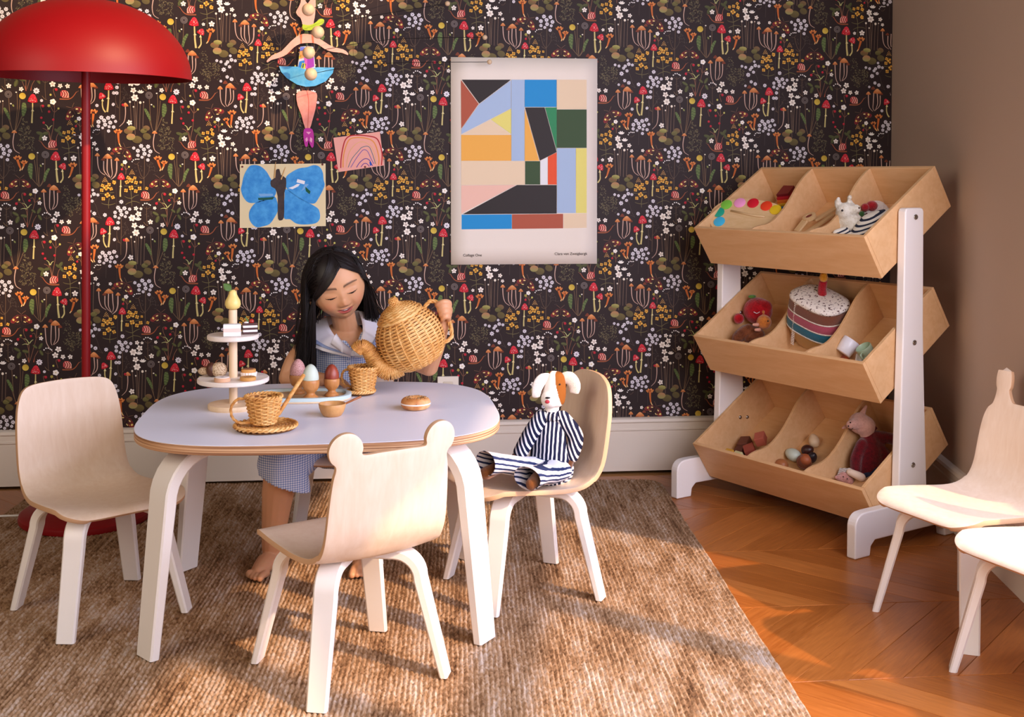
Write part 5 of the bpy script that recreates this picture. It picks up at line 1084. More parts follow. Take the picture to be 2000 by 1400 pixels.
for c, pts in [('K', [(158, 230), (450, 230), (262, 372)]), ('R', [(153, 232), (258, 374), (155, 520)]), ('L', [(450, 234), (451, 400), (156, 553), (156, 524), (262, 376)]), ('Y', [(451, 403), (451, 553), (330, 466)]), ('C', [(327, 468), (448, 555), (160, 555)]),
               ('L', [(453, 230), (531, 230), (531, 712), (453, 712)]), ('B', [(532, 230), (721, 230), (721, 392), (532, 392)]), ('C', [(723, 230), (900, 230), (900, 405), (723, 405)]), ('G', [(723, 407), (900, 407), (900, 635), (723, 635)]),
               ('K', [(534, 395), (650, 395), (722, 660), (622, 711)]), ('H', [(653, 395), (722, 395), (722, 648)]), ('O', [(532, 402), (618, 712), (532, 712)]), ('O', [(155, 558), (452, 558), (452, 712), (155, 712)]), ('C', [(155, 714), (533, 714), (533, 854), (155, 856)]),
               ('G', [(535, 714), (623, 714), (623, 853), (535, 853)]), ('W', [(625, 714), (668, 690), (668, 853), (625, 853)]), ('V', [(670, 688), (722, 662), (722, 853), (670, 853)]), ('L', [(724, 637), (835, 637), (835, 1022), (724, 1022)]), ('Y', [(837, 637), (900, 637), (900, 1022), (837, 1022)]),
               ('P', [(155, 858), (480, 856), (155, 1026)]), ('K', [(486, 856), (722, 856), (722, 1025), (164, 1029)]), ('B', [(157, 1032), (455, 1030), (455, 1116), (157, 1119)]), ('R', [(457, 1030), (760, 1027), (760, 1113), (457, 1116)]), ('C', [(763, 1027), (900, 1024), (900, 1110), (763, 1113)])]:
    flat('colour_block', Z3(pts), -.0072, matte(PC[c], .55), pos, .0004)
def text(name, s, loc, size, m, parent, align='LEFT'):
    cu = bpy.data.curves.new(name, 'FONT'); cu.body = s; cu.size = size; cu.align_x = align; cu.extrude = .0001
    tmp = bpy.data.objects.new(name, cu); C.objects.link(tmp); me = bpy.data.meshes.new_from_object(tmp.evaluated_get(bpy.context.evaluated_depsgraph_get()))
    bpy.data.objects.remove(tmp); me.materials.append(m); o = bpy.data.objects.new(name, me); link(o, parent); o.location = loc; o.rotation_euler = (D(90), 0, 0); return o
INK = matte('#3a3230')
text('caption', 'Collage One', Vector((.041, -.0058, .028)), .0125, INK, pos)
text('caption', 'Clara von Zweigbergk', Vector((.466, -.0058, .031)), .0125, INK, pos, 'RIGHT')
# ---- butterfly painting
Z5 = lambda pts: [(440+x/6.25, 300+y/6.25) for x, y in pts]
c0 = aty(553, 383, 0); bf = thing('butterfly_painting', 'child\'s blue butterfly painting pinned to the wallpaper', 'painting', (c0.x, -.002, c0.z))
flat('sheet', Z5([(178, 130), (1224, 120), (1228, 884), (176, 908)]), -.0035, matte('#ead9ac'), bf, .0008)
def paint(c1, c2): return mat('paint_'+c1[1:], c1, .6, build=lambda nt, b: nt.links.new(ramp(nt, noise(nt, coords(nt), 30, 5, .7), [(.35, c1), (.65, c2)]), b.inputs['Base Color']))
BP_ = paint('#1f86d2', '#4aa8e6')
for pts in ([(290, 160), (350, 138), (430, 155), (500, 215), (545, 290), (600, 380), (620, 450), (600, 520), (500, 570), (370, 600), (280, 595), (220, 530), (192, 440), (205, 370), (230, 260)], [(370, 600), (480, 560), (600, 520), (640, 620), (640, 700), (600, 780), (540, 860), (450, 890), (380, 898), (320, 850), (290, 780), (300, 690)],
            [(745, 280), (820, 220), (900, 180), (1000, 165), (1080, 140), (1150, 160), (1190, 230), (1200, 320), (1210, 400), (1130, 560), (1080, 610), (980, 590), (860, 520), (770, 450), (735, 380)], [(735, 430), (850, 500), (960, 570), (1090, 640), (1145, 690), (1155, 790), (1100, 850), (960, 865), (860, 850), (790, 800), (720, 790), (715, 650), (725, 520)]):
    flat('wing', Z5(pts), -.0043, BP_, bf, .0005, 3)
flat('body', Z5([(620, 200), (660, 190), (680, 260), (740, 300), (740, 420), (720, 480), (720, 640), (715, 780), (680, 815), (645, 795), (640, 650), (640, 520), (610, 430), (560, 400), (555, 330), (610, 290)]), -.0050, paint('#2a1c1a', '#43302c'), bf, .0006, 2)
for a, b in (((603, 295), (615, 100)), ((682, 315), (735, 165))):
    P = wp(Z5([a, b]), -.006); MB().tube([p-bf.location for p in P], [.0022, .0006], 8).build('antenna', mat('stick_wood', '#dcae6a', .6), bf)
for c, pts in (('#f2f2f4', [(880, 310), (975, 335), (965, 375), (870, 350)]), ('#eef0f4', [(770, 420), (830, 398), (880, 368), (912, 372), (890, 400), (820, 435)]), ('#1f5a3c', [(975, 400), (1040, 460), (1030, 495), (985, 460)]), ('#7fb4e4', [(975, 370), (1020, 372), (960, 440), (930, 455)]), ('#7fb4e4', [(400, 488), (580, 490), (585, 515), (430, 525)]), ('#1f5a4c', [(400, 540), (600, 530), (575, 560), (405, 568)])):
    flat('glued_scrap', Z5(pts), -.0050, matte(c), bf, .0005)
for q in ((208, 160), (1187, 132)): MB().sphere(wp(Z5([q]), -.0052)[0]-bf.location, .0035, 10, 6, (1, .5, 1)).build('pin', mat('pin_red', '#6a1a16', .4), bf)
# ---- rainbow drawing
c0 = aty(700, 296, 0); rb = thing('rainbow_drawing', 'small pink sheet with a crayon rainbow, pinned askew', 'drawing', (c0.x, -.002, c0.z))
flat('sheet', [(651, 269), (742, 257), (750, 323), (661, 336)], -.0035, matte('#f0ac9c'), rb, .0006)
Z2 = lambda pts: [(450+x/4, y/4) for x, y in pts]
for c, w, pts in (('#b8242c', .0035, [(862, 1312), (865, 1240), (880, 1150), (900, 1090), (940, 1060), (1010, 1056), (1090, 1064), (1140, 1080), (1165, 1120), (1185, 1200), (1180, 1290)]), ('#e89a48', .0035, [(880, 1308), (882, 1230), (900, 1150), (930, 1090), (980, 1075), (1050, 1078), (1110, 1100), (1140, 1150), (1160, 1230), (1158, 1290)]),
                  ('#e8b878', .002, [(905, 1305), (925, 1200), (965, 1140), (1010, 1110), (1060, 1115), (1110, 1160), (1135, 1240), (1140, 1290)]), ('#4a7a80', .002, [(920, 1308), (950, 1240), (1000, 1180), (1030, 1150), (1080, 1145), (1105, 1190), (1125, 1250), (1132, 1280)]),
                  ('#6a5aa8', .002, [(940, 1308), (975, 1250), (1010, 1200), (1040, 1170), (1070, 1180), (1095, 1230), (1120, 1280)]), ('#3a3a98', .0022, [(985, 1308), (1010, 1270), (1050, 1240), (1085, 1250), (1110, 1295)]), ('#5a3a98', .0022, [(1020, 1305), (1040, 1280), (1065, 1278), (1085, 1300)])):
    stroke('crayon_arc', Z2(pts), -.0041, w, matte(c), rb, 4)
flat('crayon_blot', Z2([(1085, 1265), (1098, 1262), (1102, 1290), (1092, 1296)]), -.0042, matte('#2a5ac0'), rb, .0004)
MB().sphere(wp([(713, 326)], -.0045)[0]-rb.location, .0035, 10, 6, (1, .5, 1)).build('pin', MATS['pin_red'], rb)
# ---- paper ballerina
c0 = aty(600, 140, 0); ba = thing('paper_ballerina', 'jointed paper ballerina with a blue skirt hanging on the wall', 'paper figure', (c0.x, -.004, c0.z))
SKN = paint('#eea896', '#f4bba8')
flat('head_and_neck', Z2([(555, -20), (548, 20), (530, 60), (512, 95), (530, 125), (548, 140), (560, 175), (568, 195), (640, 200), (652, 160), (662, 110), (665, -20), (630, -10), (604, 28), (580, -5)]), -.010, SKN, ba, .0008, 2)
flat('green_scarf', Z2([(565, 190), (600, 197), (640, 190), (672, 170), (700, 147), (728, 150), (733, 170), (715, 192), (680, 208), (640, 232), (600, 238), (565, 228)]), -.012, paint('#a8c424', '#c0d83c'), ba, .0008, 2)
flat('arms', Z2([(290, 487), (285, 472), (330, 430), (400, 398), (470, 325), (540, 272), (600, 265), (660, 280), (740, 330), (800, 365), (880, 385), (915, 410), (918, 430), (870, 412), (800, 405), (740, 385), (690, 350), (640, 335), (550, 340), (490, 375), (440, 425), (380, 452), (320, 468)]), -.014, SKN, ba, .0008, 2)
for pts in ([(545, 270), (560, 268), (558, 338), (548, 340)], [(635, 272), (648, 276), (654, 336), (640, 334)]): flat('strap', Z2(pts), -.0148, matte('#e07a58'), ba, .0005)
to = flat('bodice', Z2([(545, 365), (600, 360), (648, 365), (665, 540), (595, 545), (525, 530)]), -.010, matte('#c9d0e0'), ba, .0008)
for c, pts in (('#2f7fd0', [(540, 480), (580, 470), (570, 530), (528, 530)]), ('#e8a060', [(540, 400), (590, 380), (600, 440), (545, 460)]), ('#a040b0', [(600, 440), (650, 420), (655, 520), (600, 540)]), ('#c0cc3c', [(560, 490), (595, 500), (580, 538), (550, 532)]), ('#d060b8', [(575, 450), (600, 445), (600, 540), (590, 540)]), ('#6a7ad8', [(545, 368), (580, 366), (575, 395), (542, 400)]), ('#f0d050', [(535, 440), (548, 420), (552, 440), (535, 470)])): flat('coloured_patch', Z2(pts), -.0108, matte(c), ba, .0004)
flat('skirt', Z2([(380, 517), (520, 520), (600, 545), (680, 525), (810, 528), (800, 570), (745, 635), (660, 672), (590, 678), (520, 660), (440, 610), (395, 560)]), -.012, paint('#3fa6de', '#6fc2ea'), ba, .0008)
flat('leg', Z2([(515, 740), (540, 714), (600, 706), (660, 720), (678, 748), (665, 850), (640, 940), (620, 1005), (585, 1005), (555, 900), (525, 820)]), -.010, paint('#ec8a78', '#f2a08e'), ba, .0008, 2)
stroke('leg_seam', Z2([(600, 715), (612, 800), (605, 1000)]), -.0107, .002, matte('#d8705c'), ba)
flat('ballet_shoes', Z2([(575, 1010), (605, 1000), (640, 1010), (652, 1060), (650, 1140), (635, 1152), (618, 1120), (610, 1095), (603, 1140), (588, 1146), (578, 1120), (570, 1060)]), -.012, matte('#c03a9a'), ba, .0008, 2)
for pts in ([(590, 1030), (630, 1030), (612, 1050)], [(585, 1085), (600, 1070), (605, 1095), (590, 1110)], [(625, 1070), (640, 1085), (635, 1115), (620, 1100)]): flat('shoe_opening', Z2(pts), -.0127, matte('#f0a8c8'), ba, .0004)
for y0, y1 in ((236, 268), (335, 368), (535, 545), (676, 712)): P = wp(Z2([(598, y0), (598, y1)]), -.0125); MB().tube([p-ba.location for p in P], .0008, 6).build('joint_thread', matte('#6a5a4a'), ba)
# ---- wooden-ball wire mobile in front of it
mo = thing('wire_mobile', 'mobile of thin black wires tipped with wooden balls before the wall', 'mobile', aty(640, 60, -.10))
BALL = wood('ball_wood', '#e8cda8', '#d2b088', (30, 30, 8), .5, 1.1, ring=4); WIRE = mat('black_wire', '#15110f', .5, metal=.6)
for (bx, by), pts, small in (((602, 19), [(602, 19), (700, -10), (800, -30)], None), ((621, 63), [(621, 63), (690, 38), (780, 22), (874, 7)], (875, 7)), ((603, 103), [(603, 103), (660, 92), (720, 82), (800, 75), (947, 73)], (948, 73)), ((607, 145), [(607, 145), (650, 136), (720, 127), (800, 122), (956, 121)], (957, 121))):
    n = len(pts); P = [aty(x, y, -.10+.045*i/(n-1)) for i, (x, y) in enumerate(pts)]
    MB().tube([p-mo.location for p in cr(P, 8)], .0010, 6).build('wire', WIRE, mo, smooth='all')
    MB().sphere(P[0]-mo.location, .0205, 24, 16).build('wooden_ball', BALL, mo, smooth='all')
    if small: MB().sphere(P[-1]-mo.location, .0085, 14, 10).build('wooden_bead', BALL, mo, smooth='all')
top = aty(640, 60, -.10); MB().tube([(0, 0, .07), (0.01, 0, 1.2)], .0006, 6).build('hanging_thread', WIRE, mo)
for q in ((690, 38), (690, 87), (690, 130), (690, -8)): P = aty(q[0], q[1], -.09)-mo.location; MB().tube([P, (0.0, 0, .07) if q[1] < 0 else (P.x, P.y, P.z+.08)], .0005, 6).build('thread', WIRE, mo)
# ================================================================== the child at the table
KID = Vector((-.15, -.74, .0))
kid = thing('person', 'young child in a blue gingham dress with white collar pouring from a wicker teapot', 'person', KID)
def J(px, py, Y): return aty(px, py, Y)-KID
HC = J(657, 556, -.79)                                            # head centre
HR = Matrix.Rotation(D(-17), 3, 'Y') @ Matrix.Rotation(D(9), 3, 'Z') @ Matrix.Rotation(D(19), 3, 'X')   # roll, turn, bow of the head (local -y is forward)
def head_mesh():
    nu, nv = 220, 190
    V = np.zeros((nv, nu, 3))
    # u around (denser at the front), v from crown to chin
    uu = np.linspace(-math.pi, math.pi, nu, endpoint=False); uu = uu-.55*np.sin(uu)          # front at u=0
    vv = np.linspace(.02, math.pi-.02, nv); vv = vv-.16*np.sin(2*vv)*0
    U, Vv = np.meshgrid(uu, vv)
    dx, dy, dz = np.sin(Vv)*np.sin(U), -np.sin(Vv)*np.cos(U), np.cos(Vv)
    a, c = .0745, .093; b = np.where(dy < 0, .080, .092)
    x, y, z = a*dx, b*dy, c*dz
    front = np.clip(-dy, 0, 1)
    # jaw taper and cranium
    t = np.clip((-.012-z)/.084, 0, 1); x = x*(1-.24*t**1.6); back = np.clip(dy, 0, 1); y = y*(1-.30*t*back); y = y*(1+.04*np.clip(-dy, 0, 1)*t)
    # flatter face plane
    y = np.where(y < -.055, -.055+(y+.055)*.72, y)
    g = lambda cx, cz, sx, sz: np.exp(-((x-cx)/sx)**2-((z-cz)/sz)**2)*(front > .12)
    dsp = 0*x; EZ, NZ, MZ = .0005, -.0265, -.0500
    dsp += .0140*g(0, NZ, .0092, .0088)+.0045*g(0, NZ+.018, .008, .016)+.0062*(g(.0098, NZ-.0045, .0058, .0052)+g(-.0098, NZ-.0045, .0058, .0052))
    dsp += -.0052*(g(.029, EZ+.006, .015, .009)+g(-.029, EZ+.006, .015, .009))+.0046*(g(.029, EZ, .0125, .0068)+g(-.029, EZ, .0125, .0068))
    dsp += .0026*(g(.030, EZ+.024, .018, .008)+g(-.030, EZ+.024, .018, .008))+.0060*(g(.040, -.036, .019, .019)+g(-.040, -.036, .019, .019))
    dsp += -.0022*(g(.021, MZ+.014, .006, .011)+g(-.021, MZ+.014, .006, .011))
    curve = 6.5*x**2                                                     # smile lifts the corners
    gm = lambda cz, sx, sz: np.exp(-(x/sx)**2-((z-curve-cz)/sz)**2)*(front > .3)
    dsp += .0050*gm(MZ+.0062, .016, .0032)+.0060*gm(MZ-.0068, .0135, .0042)-.0062*gm(MZ, .0165, .0026)
    dsp += .0045*g(0, -.080, .018, .011)-.002*gm(MZ-.0145, .014, .004)
    y = y-dsp
    co = np.stack([x, y, z], -1)
    skin = np.array(lin('#d09a70')); lip = np.array(lin('#b04c4a')); blush = np.array(lin('#d08462')); dark = np.array(lin('#1a1210')); tooth = np.array(lin('#f0e8dc')); lidc = np.array(lin('#bd8058')); mouthin = np.array(lin('#7a2a2a'))
    col = np.ones(co.shape)*skin
    def mix(m, c):
        nonlocal col
        m = np.clip(m, 0, 1)[..., None]; col = col*(1-m)+c*m
    mix(.55*(g(.042, -.030, .018, .015)+g(-.042, -.030, .018, .015)), blush); mix(.35*g(0, NZ, .010, .010), blush)
    mix(.45*(g(.029, EZ, .014, .007)+g(-.029, EZ, .014, .007)), lidc)
    zz = z-curve; ax = np.abs(x); wl = np.clip(1-(ax/.0225)**2, 0, 1); fr = (front > .3)
    up = fr*(wl > .02)*(zz > MZ+.0005)*(zz < MZ+.0005+.0068*wl**.8*(1-.25*np.exp(-(x/.003)**2))); lo = fr*(wl > .02)*(zz < MZ-.0003)*(zz > MZ-.0003-.0100*wl**.9)
    mix(.9*up, lip); mix(.9*lo, lip)
    gap = fr*(ax < .0175)*(zz < MZ+.0011)*(zz > MZ+.0011-.0046*np.clip(1-(ax/.0175)**2, 0, 1)); mix(1.*gap, mouthin)
    teeth = fr*(ax < .0125)*(zz < MZ+.0013)*(zz > MZ+.0013-.0030*np.clip(1-(ax/.0125)**2, 0, 1)); mix(.95*teeth, tooth)
    for s in (-1, 1):
        xe = (x*s-.029); lash = fr*(np.abs(xe) < .0145)*(np.abs(z-(EZ-.0058+12*xe**2)) < .0020*(1.15-np.abs(xe)/.018)); mix(1.*lash, dark)
        xb = x*s; bz = EZ+.0190+.0035*(1-((xb-.032)/.020)**2); brow = fr*(xb > .0095)*(xb < .050)*np.clip(1-np.abs(z-bz)/(.0052*(1-.45*np.clip((xb-.03)/.02, 0, 1))), 0, 1); mix(.95*brow, np.array(lin('#2a1c16')))
        mix(.55*np.exp(-((x-s*.0062)/.0026)**2-((z-NZ+.0088)/.0016)**2)*fr, np.array(lin('#6a3422')))  # nostril shadow painted into the skin colour
    I = np.arange(nu*nv).reshape(nv, nu); F4 = np.stack([I[:-1], I[1:], np.roll(I, -1, 1)[1:], np.roll(I, -1, 1)[:-1]], -1).reshape(-1, 4)
    verts = co.reshape(-1, 3); cols = col.reshape(-1, 3)
    H = np.array(HR); verts = verts @ H.T+np.array(HC)
    return verts, [tuple(f) for f in F4]+[tuple(I[0][::-1]), tuple(I[-1])], cols
SH_R, SH_L = J(606, 672, -.735), J(738, 668, -.735)
EL_R, WR_R = J(563, 738, -.79), J(628, 741, -.868)
EL_L, WR_L = J(838, 716, -.86), J(863, 640, -.955)
HIP_R, HIP_L = J(622, 838, -.70), J(690, 838, -.70)
KN_R, AN_R = J(548, 908, -.985), J(531, 1068, -.930)
KN_L, AN_L = J(738, 915, -.985), J(712, 1072, -.930)
mb = MB()
# trunk, neck
limb(mb, [J(655, 840, -.69), J(662, 770, -.70), J(668, 700, -.715), J(672, 672, -.72)], [.085, .078, .078, .066], 20, 6, None)
limb(mb, [J(676, 668, -.725), J(672, 625, -.745), J(662, 590, -.765)], [.040, .033, .034], 16)
limb(mb, [J(672, 670, -.72), SH_R], [.045, .033]); limb(mb, [J(672, 670, -.72), SH_L], [.045, .033])
# arms
limb(mb, [SH_R, (SH_R+EL_R)/2+Vector((-.008, -.01, 0)), EL_R], [.033, .030, .0255]); limb(mb, [EL_R, (EL_R+WR_R)/2, WR_R], [.0255, .025, .018])
limb(mb, [SH_L, (SH_L+EL_L)/2, EL_L], [.033, .029, .025]); limb(mb, [EL_L, (EL_L+WR_L)/2, WR_L], [.0245, .024, .0175])
# legs
for hip, kn, an in ((HIP_R, KN_R, AN_R), (HIP_L, KN_L, AN_L)):
    limb(mb, [hip, (hip+kn)/2, kn], [.060, .054, .041]); limb(mb, [kn, kn.lerp(an, .35)+Vector((0, .012, 0)), an], [.040, .041, .026])
# feet with toes
def foot(an, dirx, side):
    f = Vector((dirx, -1, 0)).normalized(); w = Vector((-f.y, f.x, 0))*side; base = Vector((an.x, an.y, RUGZ))
    limb(mb, [base+f*-.018+Vector((0, 0, .020)), base+f*.03+Vector((0, 0, .024)), base+f*.075+Vector((0, 0, .015))], [.020, .023, .016], 14, 5, (1.0, 1.25)); limb(mb, [an, base+Vector((0, 0, .03))], [.025, .023])
    limb(mb, [base+f*.07+w*-.016+Vector((0, 0, .012)), base+f*.085+w*.018+Vector((0, 0, .011))], [.0125, .011])
    for k, (o, l, r) in enumerate(((-.019, .104, .0095), (-.006, .105, .0072), (.005, .101, .0068), (.015, .095, .0065), (.024, .087, .0062))):
        limb(mb, [base+f*.078+w*o+Vector((0, 0, .012)), base+f*(l-.01)+w*o+Vector((0, 0, .012)), base+f*l+w*o+Vector((0, 0, .0085))], [r, r, r*.9], 8, 3)
foot(AN_R, -.38, -1); foot(AN_L, -.10, 1)
# right hand resting at the cup: palm and five fingers
def fingers(wr, palm_c, fw, wd, nrm, lens, curl, th):
    """palm from wrist; fingers spread across wd, pointing fw, curling towards nrm"""
    limb(mb, [wr, palm_c], [.0175, .019], 12, 4, (.75, 1.15)); 
    for k, (o, L) in enumerate(zip((-.0165, -.0055, .0055, .0155), lens)):
        b0 = palm_c+fw*.012+wd*o; a1, a2, a3 = curl; p = [b0]; ang = 0; q = b0
        for seg, da in zip((.42, .33, .25), (a1, a2, a3)): ang += da; q = q+(fw*math.cos(ang)+nrm*math.sin(ang))*L*seg; p.append(q)
        limb(mb, p, [.0078, .0072, .0066, .0056], 10, 4)
    t0 = wr.lerp(palm_c, .45)+wd*-.016; limb(mb, [t0, t0+th*.022+fw*.008, t0+th*.026+fw*.026+nrm*.006], [.0085, .0078, .0062], 10, 4)
fwR = (J(668, 744, -.885)-WR_R).normalized(); fingers(WR_R, WR_R+fwR*.028, fwR, Vector((0, 1, 0))*-1, Vector((0, 0, -1)), (.036, .041, .039, .031), (.15, .35, .3), Vector((.1, -.6, .5)))
# left hand closed round the teapot handle
HM = Matrix.LocRotScale(tp.location, tp.rotation_euler, None); hp = (HM @ Vector((.100, .005, .050)))-KID; hp2 = (HM @ Vector((.106, .006, .030)))-KID
pal = J(870, 606, -.985+.028); limb(mb, [WR_L, pal], [.0175, .0195], 12, 4); mb.sphere(pal, .0195, 14, 10)
YH = (HM @ Vector((.102, .005, .045))).y
for k in range(4):
    r0 = (.0074, .0076, .0073, .0064)[k]; y_ = 589.5+9.6*k
    limb(mb, [J(878-1.0*abs(k-1), y_+7, YH+.012), J(876, y_+1.5, YH-.008), J(866+1.5*k, y_, YH-.0185), J(856+3*k, y_+4.5, YH-.013), J(854+3.4*k, y_+8, YH-.002)], [r0*1.1, r0*1.05, r0, r0*.95, r0*.8], 12, 5)
limb(mb, [J(872, 612, YH+.02), J(862, 600, YH+.018), J(853, 594, YH+.006)], [.0095, .0085, .0068], 10, 4)
bme = fuse(mb, .0024, 2, .5, 'skin')
nb = len(bme.vertices); bv = np.empty(nb*3); bme.vertices.foreach_get('co', bv); bv = bv.reshape(-1, 3); bf_ = [tuple(p.vertices) for p in bme.polygons]
hv, hf, hcol = head_mesh()
# ears
em = MB()
for s in (-1, 1):
    R_ = HR; c = Vector((s*.073, .008, -.022)); pts = []
    for t in np.linspace(-.9, 3.6, 14): pts.append(HC+R_ @ (c+Vector((s*(.006+.004*math.sin(t)), .012*math.cos(t)*.9, .022*math.sin(t)))))
    em.tube(pts, .0045, 8); em.sphere(HC+R_ @ (c+Vector((s*.002, .002, 0))), .014, 12, 8, (.45, .8, 1.4), R_); em.sphere(HC+R_ @ (c+Vector((s*.004, -.004, -.022))), .0062, 10, 6)
ev = np.array([tuple(v) for v in em.v])
allv = np.concatenate([bv, hv, ev]); o1, o2 = nb, nb+len(hv)
allf = bf_+[tuple(i+o1 for i in f) for f in hf]+[tuple(i+o2 for i in f) for f in em.f]
skin = np.array(lin('#cf9870')); colb = np.ones((len(allv), 3))*skin
colb[o1:o2] = hcol
colb[o2:] = np.array(lin('#c4845c'))
me = bpy.data.meshes.new('body'); me.from_pydata(allv.tolist(), [], allf); me.shade_smooth()
at = me.color_attributes.new('Col', 'FLOAT_COLOR', 'POINT'); at.data.foreach_set('color', np.concatenate([colb, np.ones((len(allv), 1))], 1).astype(np.float32).ravel())
me.materials.append(vcol_mat('skin', .48, .35, sss=.22)); link(bpy.data.objects.new('body', me), kid)['label'] = 'child\'s head, arms, hands, legs and bare feet'
# ---- hair: cap plus combed strands that fall with gravity
HAIRM = mat('black_hair', '#1a1210', .46, spec=.4)
Hinv = HR.transposed()
def head_r(dirl):
    a, c = .0735, .096; b = .080 if dirl.y < 0 else .092; return 1/math.sqrt((dirl.x/a)**2+(dirl.y/b)**2+(dirl.z/c)**2)
hm = MB(); hrng = random.Random(11)
PART = 16.
def hairline(az):                 # lowest elevation (deg) of the scalp; highest at the side parting
    q = abs((az-PART+180) % 360-180); return interp(q, [0, 12, 28, 45, 62, 78, 98, 130, 180], [50, 44, 31, 17, 4, -8, -22, -38, -48])
ndir = []
for i in range(90):
    for j in range(60):
        pass
capP = []
for i in range(25):
    row = []
    for j in range(73):
        az = -180+5*j; lo = hairline(az); el = lerp(90, lo, i/24); e = D(el); A_ = D(az); d = Vector((math.sin(A_)*math.cos(e), -math.cos(A_)*math.cos(e), math.sin(e))); r = head_r(d)
        k = 1.055 if i < 22 else 1.055-.02*(i-21); row.append(HC+HR @ (d*r*k))
    capP.append(row)
hm.grid(capP)
def strand(d, L, comb, lift, rad, wig):
    p = d*head_r(d)*(1.03+lift); pts = [HC+HR @ p]; v = (HR @ comb).normalized(); step = .011; n = int(L/step); swirl = hrng.random()*6; spread = hrng.uniform(-.0002, .0026)
    for k in range(n):
        g = Vector((0, 0, -1)); w = min(1, .16+k*.10); v = (v*(1-w)+g*w).normalized() if k > 0 else v
        q = pts[-1]+v*step; ql = Hinv @ (q-HC); rl = ql.length; rr = head_r(ql.normalized())*(1.045+lift)
        if rl < rr:
            ql = ql*(rr/rl)
        # keep the face open
        if ql.y < -.012 and ql.z < .050 and abs(ql.x-.004) < .083 and ql.z > -.13:
            s = 1 if d.x > .012 else -1; tx = .077+.006*hrng.random() if ql.z > -.05 else .070+.01*hrng.random()
            ql.x = s*max(abs(ql.x), tx*min(1, .55+max(0, (.050-ql.z)/.07)*.6)); ql.y = ql.y+.004
        q = HC+HR @ ql
        # rest on shoulders / upper back
        for c, r in ((SH_R+Vector((.012, 0, -.006)), .052), (SH_L+Vector((-.012, 0, -.006)), .052), (J(672, 690, -.715), .088), (J(665, 740, -.705), .092)):
            dd = q-c
            if dd.length < r: q = c+dd.normalized()*r
        q += Vector((math.sin(swirl+k*.5), math.cos(swirl+k*.37), 0))*wig
        if ql.x > .02 and ql.z < .0: q += Vector((.0012, .0068, 0))
        if ql.z < -.06: q += Vector(((1 if ql.x > 0 else -1)*spread, spread*.6, 0))
        v = (q-pts[-1]).normalized(); pts.append(q)
    R_ = [rad*(1-.75*(i/len(pts))**2) for i in range(len(pts))]
    hm.tube(pts, R_, 3, caps=False)
for k in range(3000):
    az = hrng.uniform(-180, 180); lo = hairline(az); el = lo+(90-lo)*hrng.random()**.75; e, A_ = D(el), D(az)
    d = Vector((math.sin(A_)*math.cos(e), -math.cos(A_)*math.cos(e), math.sin(e)))
    s = 1 if d.x > .16*1.0*(1 if d.y < .2 else .3) else -1
    comb = Vector((s*.9, .35 if abs(az) < 60 else .1, -.25)); nrm = d; comb = comb-nrm*comb.dot(nrm)
    if comb.length < .05: comb = Vector((s, .3, 0))
    if abs((az-PART+180) % 360-180) < 58 and el < 78: continue
    strand(d, hrng.uniform(.19, .37) if d.x < .1 else hrng.uniform(.20, .34), comb.normalized(), hrng.uniform(0, .075), hrng.uniform(.0006, .00105), .00016)
# locks that follow the parting down both sides of the forehead, then fall
for k in range(1200):
    s = -1 if hrng.random() < .62 else 1; off = hrng.uniform(-3, 36)*hrng.random()+ (0 if s > 0 else -2*hrng.random()); pts = []; top = hrng.uniform(0, 1); lf = hrng.uniform(.0, .03)
    for t in np.linspace(0, 1, 13):
        az = PART+s*lerp(1.5, 76 if s < 0 else 62, t**1.15); el = hairline(az)+off*(1-.6*t)+lerp(14*top, 0, t); e, A_ = D(el), D(az); d = Vector((math.sin(A_)*math.cos(e), -math.cos(A_)*math.cos(e), math.sin(e)))
        pts.append(HC+HR @ (d*head_r(d)*(1.05+lf+.012*math.sin(math.pi*t))))
    e = pts[-1]; dr = Vector((s*hrng.uniform(.0, .0042), hrng.uniform(.0005, .004) if s < 0 else hrng.uniform(.006, .012), -.0135))
    for m_ in range(1, hrng.randrange(9, 19)):
        q = e+dr*m_
        for c, r in ((SH_R+Vector((.012, 0, -.006)), .052), (SH_L+Vector((-.012, 0, -.006)), .052)):
            if (q-c).length < r: q = c+(q-c).normalized()*r
        pts.append(q)
    hm.tube(pts, [.0009*(1-.7*(i/len(pts))**2) for i in range(len(pts))], 3, caps=False)
hm.build('hair', HAIRM, kid, smooth='all', fixn=False)['label'] = 'long straight dark hair parted on the side'
# ---- dress
def gingham(nt, b):
    v = N(nt, 'ShaderNodeTexCoord').outputs['Object']; sx = N(nt, 'ShaderNodeSeparateXYZ'); nt.links.new(v, sx.inputs[0]); bands = []
    for k, ax in ((0, 'X'), (1, 'Z')):
        m = N(nt, 'ShaderNodeMath', operation='MULTIPLY'); m.inputs[1].default_value = 2*math.pi/.0056; nt.links.new(sx.outputs[ax], m.inputs[0])
        s = N(nt, 'ShaderNodeMath', operation='SINE'); nt.links.new(m.outputs[0], s.inputs[0]); gt = N(nt, 'ShaderNodeMath', operation='GREATER_THAN'); gt.inputs[1].default_value = 0; nt.links.new(s.outputs[0], gt.inputs[0]); bands.append(gt.outputs[0])
    ad = N(nt, 'ShaderNodeMath', operation='ADD'); nt.links.new(bands[0], ad.inputs[0]); nt.links.new(bands[1], ad.inputs[1]); h = N(nt, 'ShaderNodeMath', operation='MULTIPLY'); h.inputs[1].default_value = .5; nt.links.new(ad.outputs[0], h.inputs[0])
    nt.links.new(ramp(nt, h.outputs[0], [(.0, '#eef0f6'), (.5, '#b0bfe0'), (1., '#7890c6')]), b.inputs['Base Color'])
GING = mat('blue_gingham', '#8fa4cf', .85, spec=.15, build=gingham)
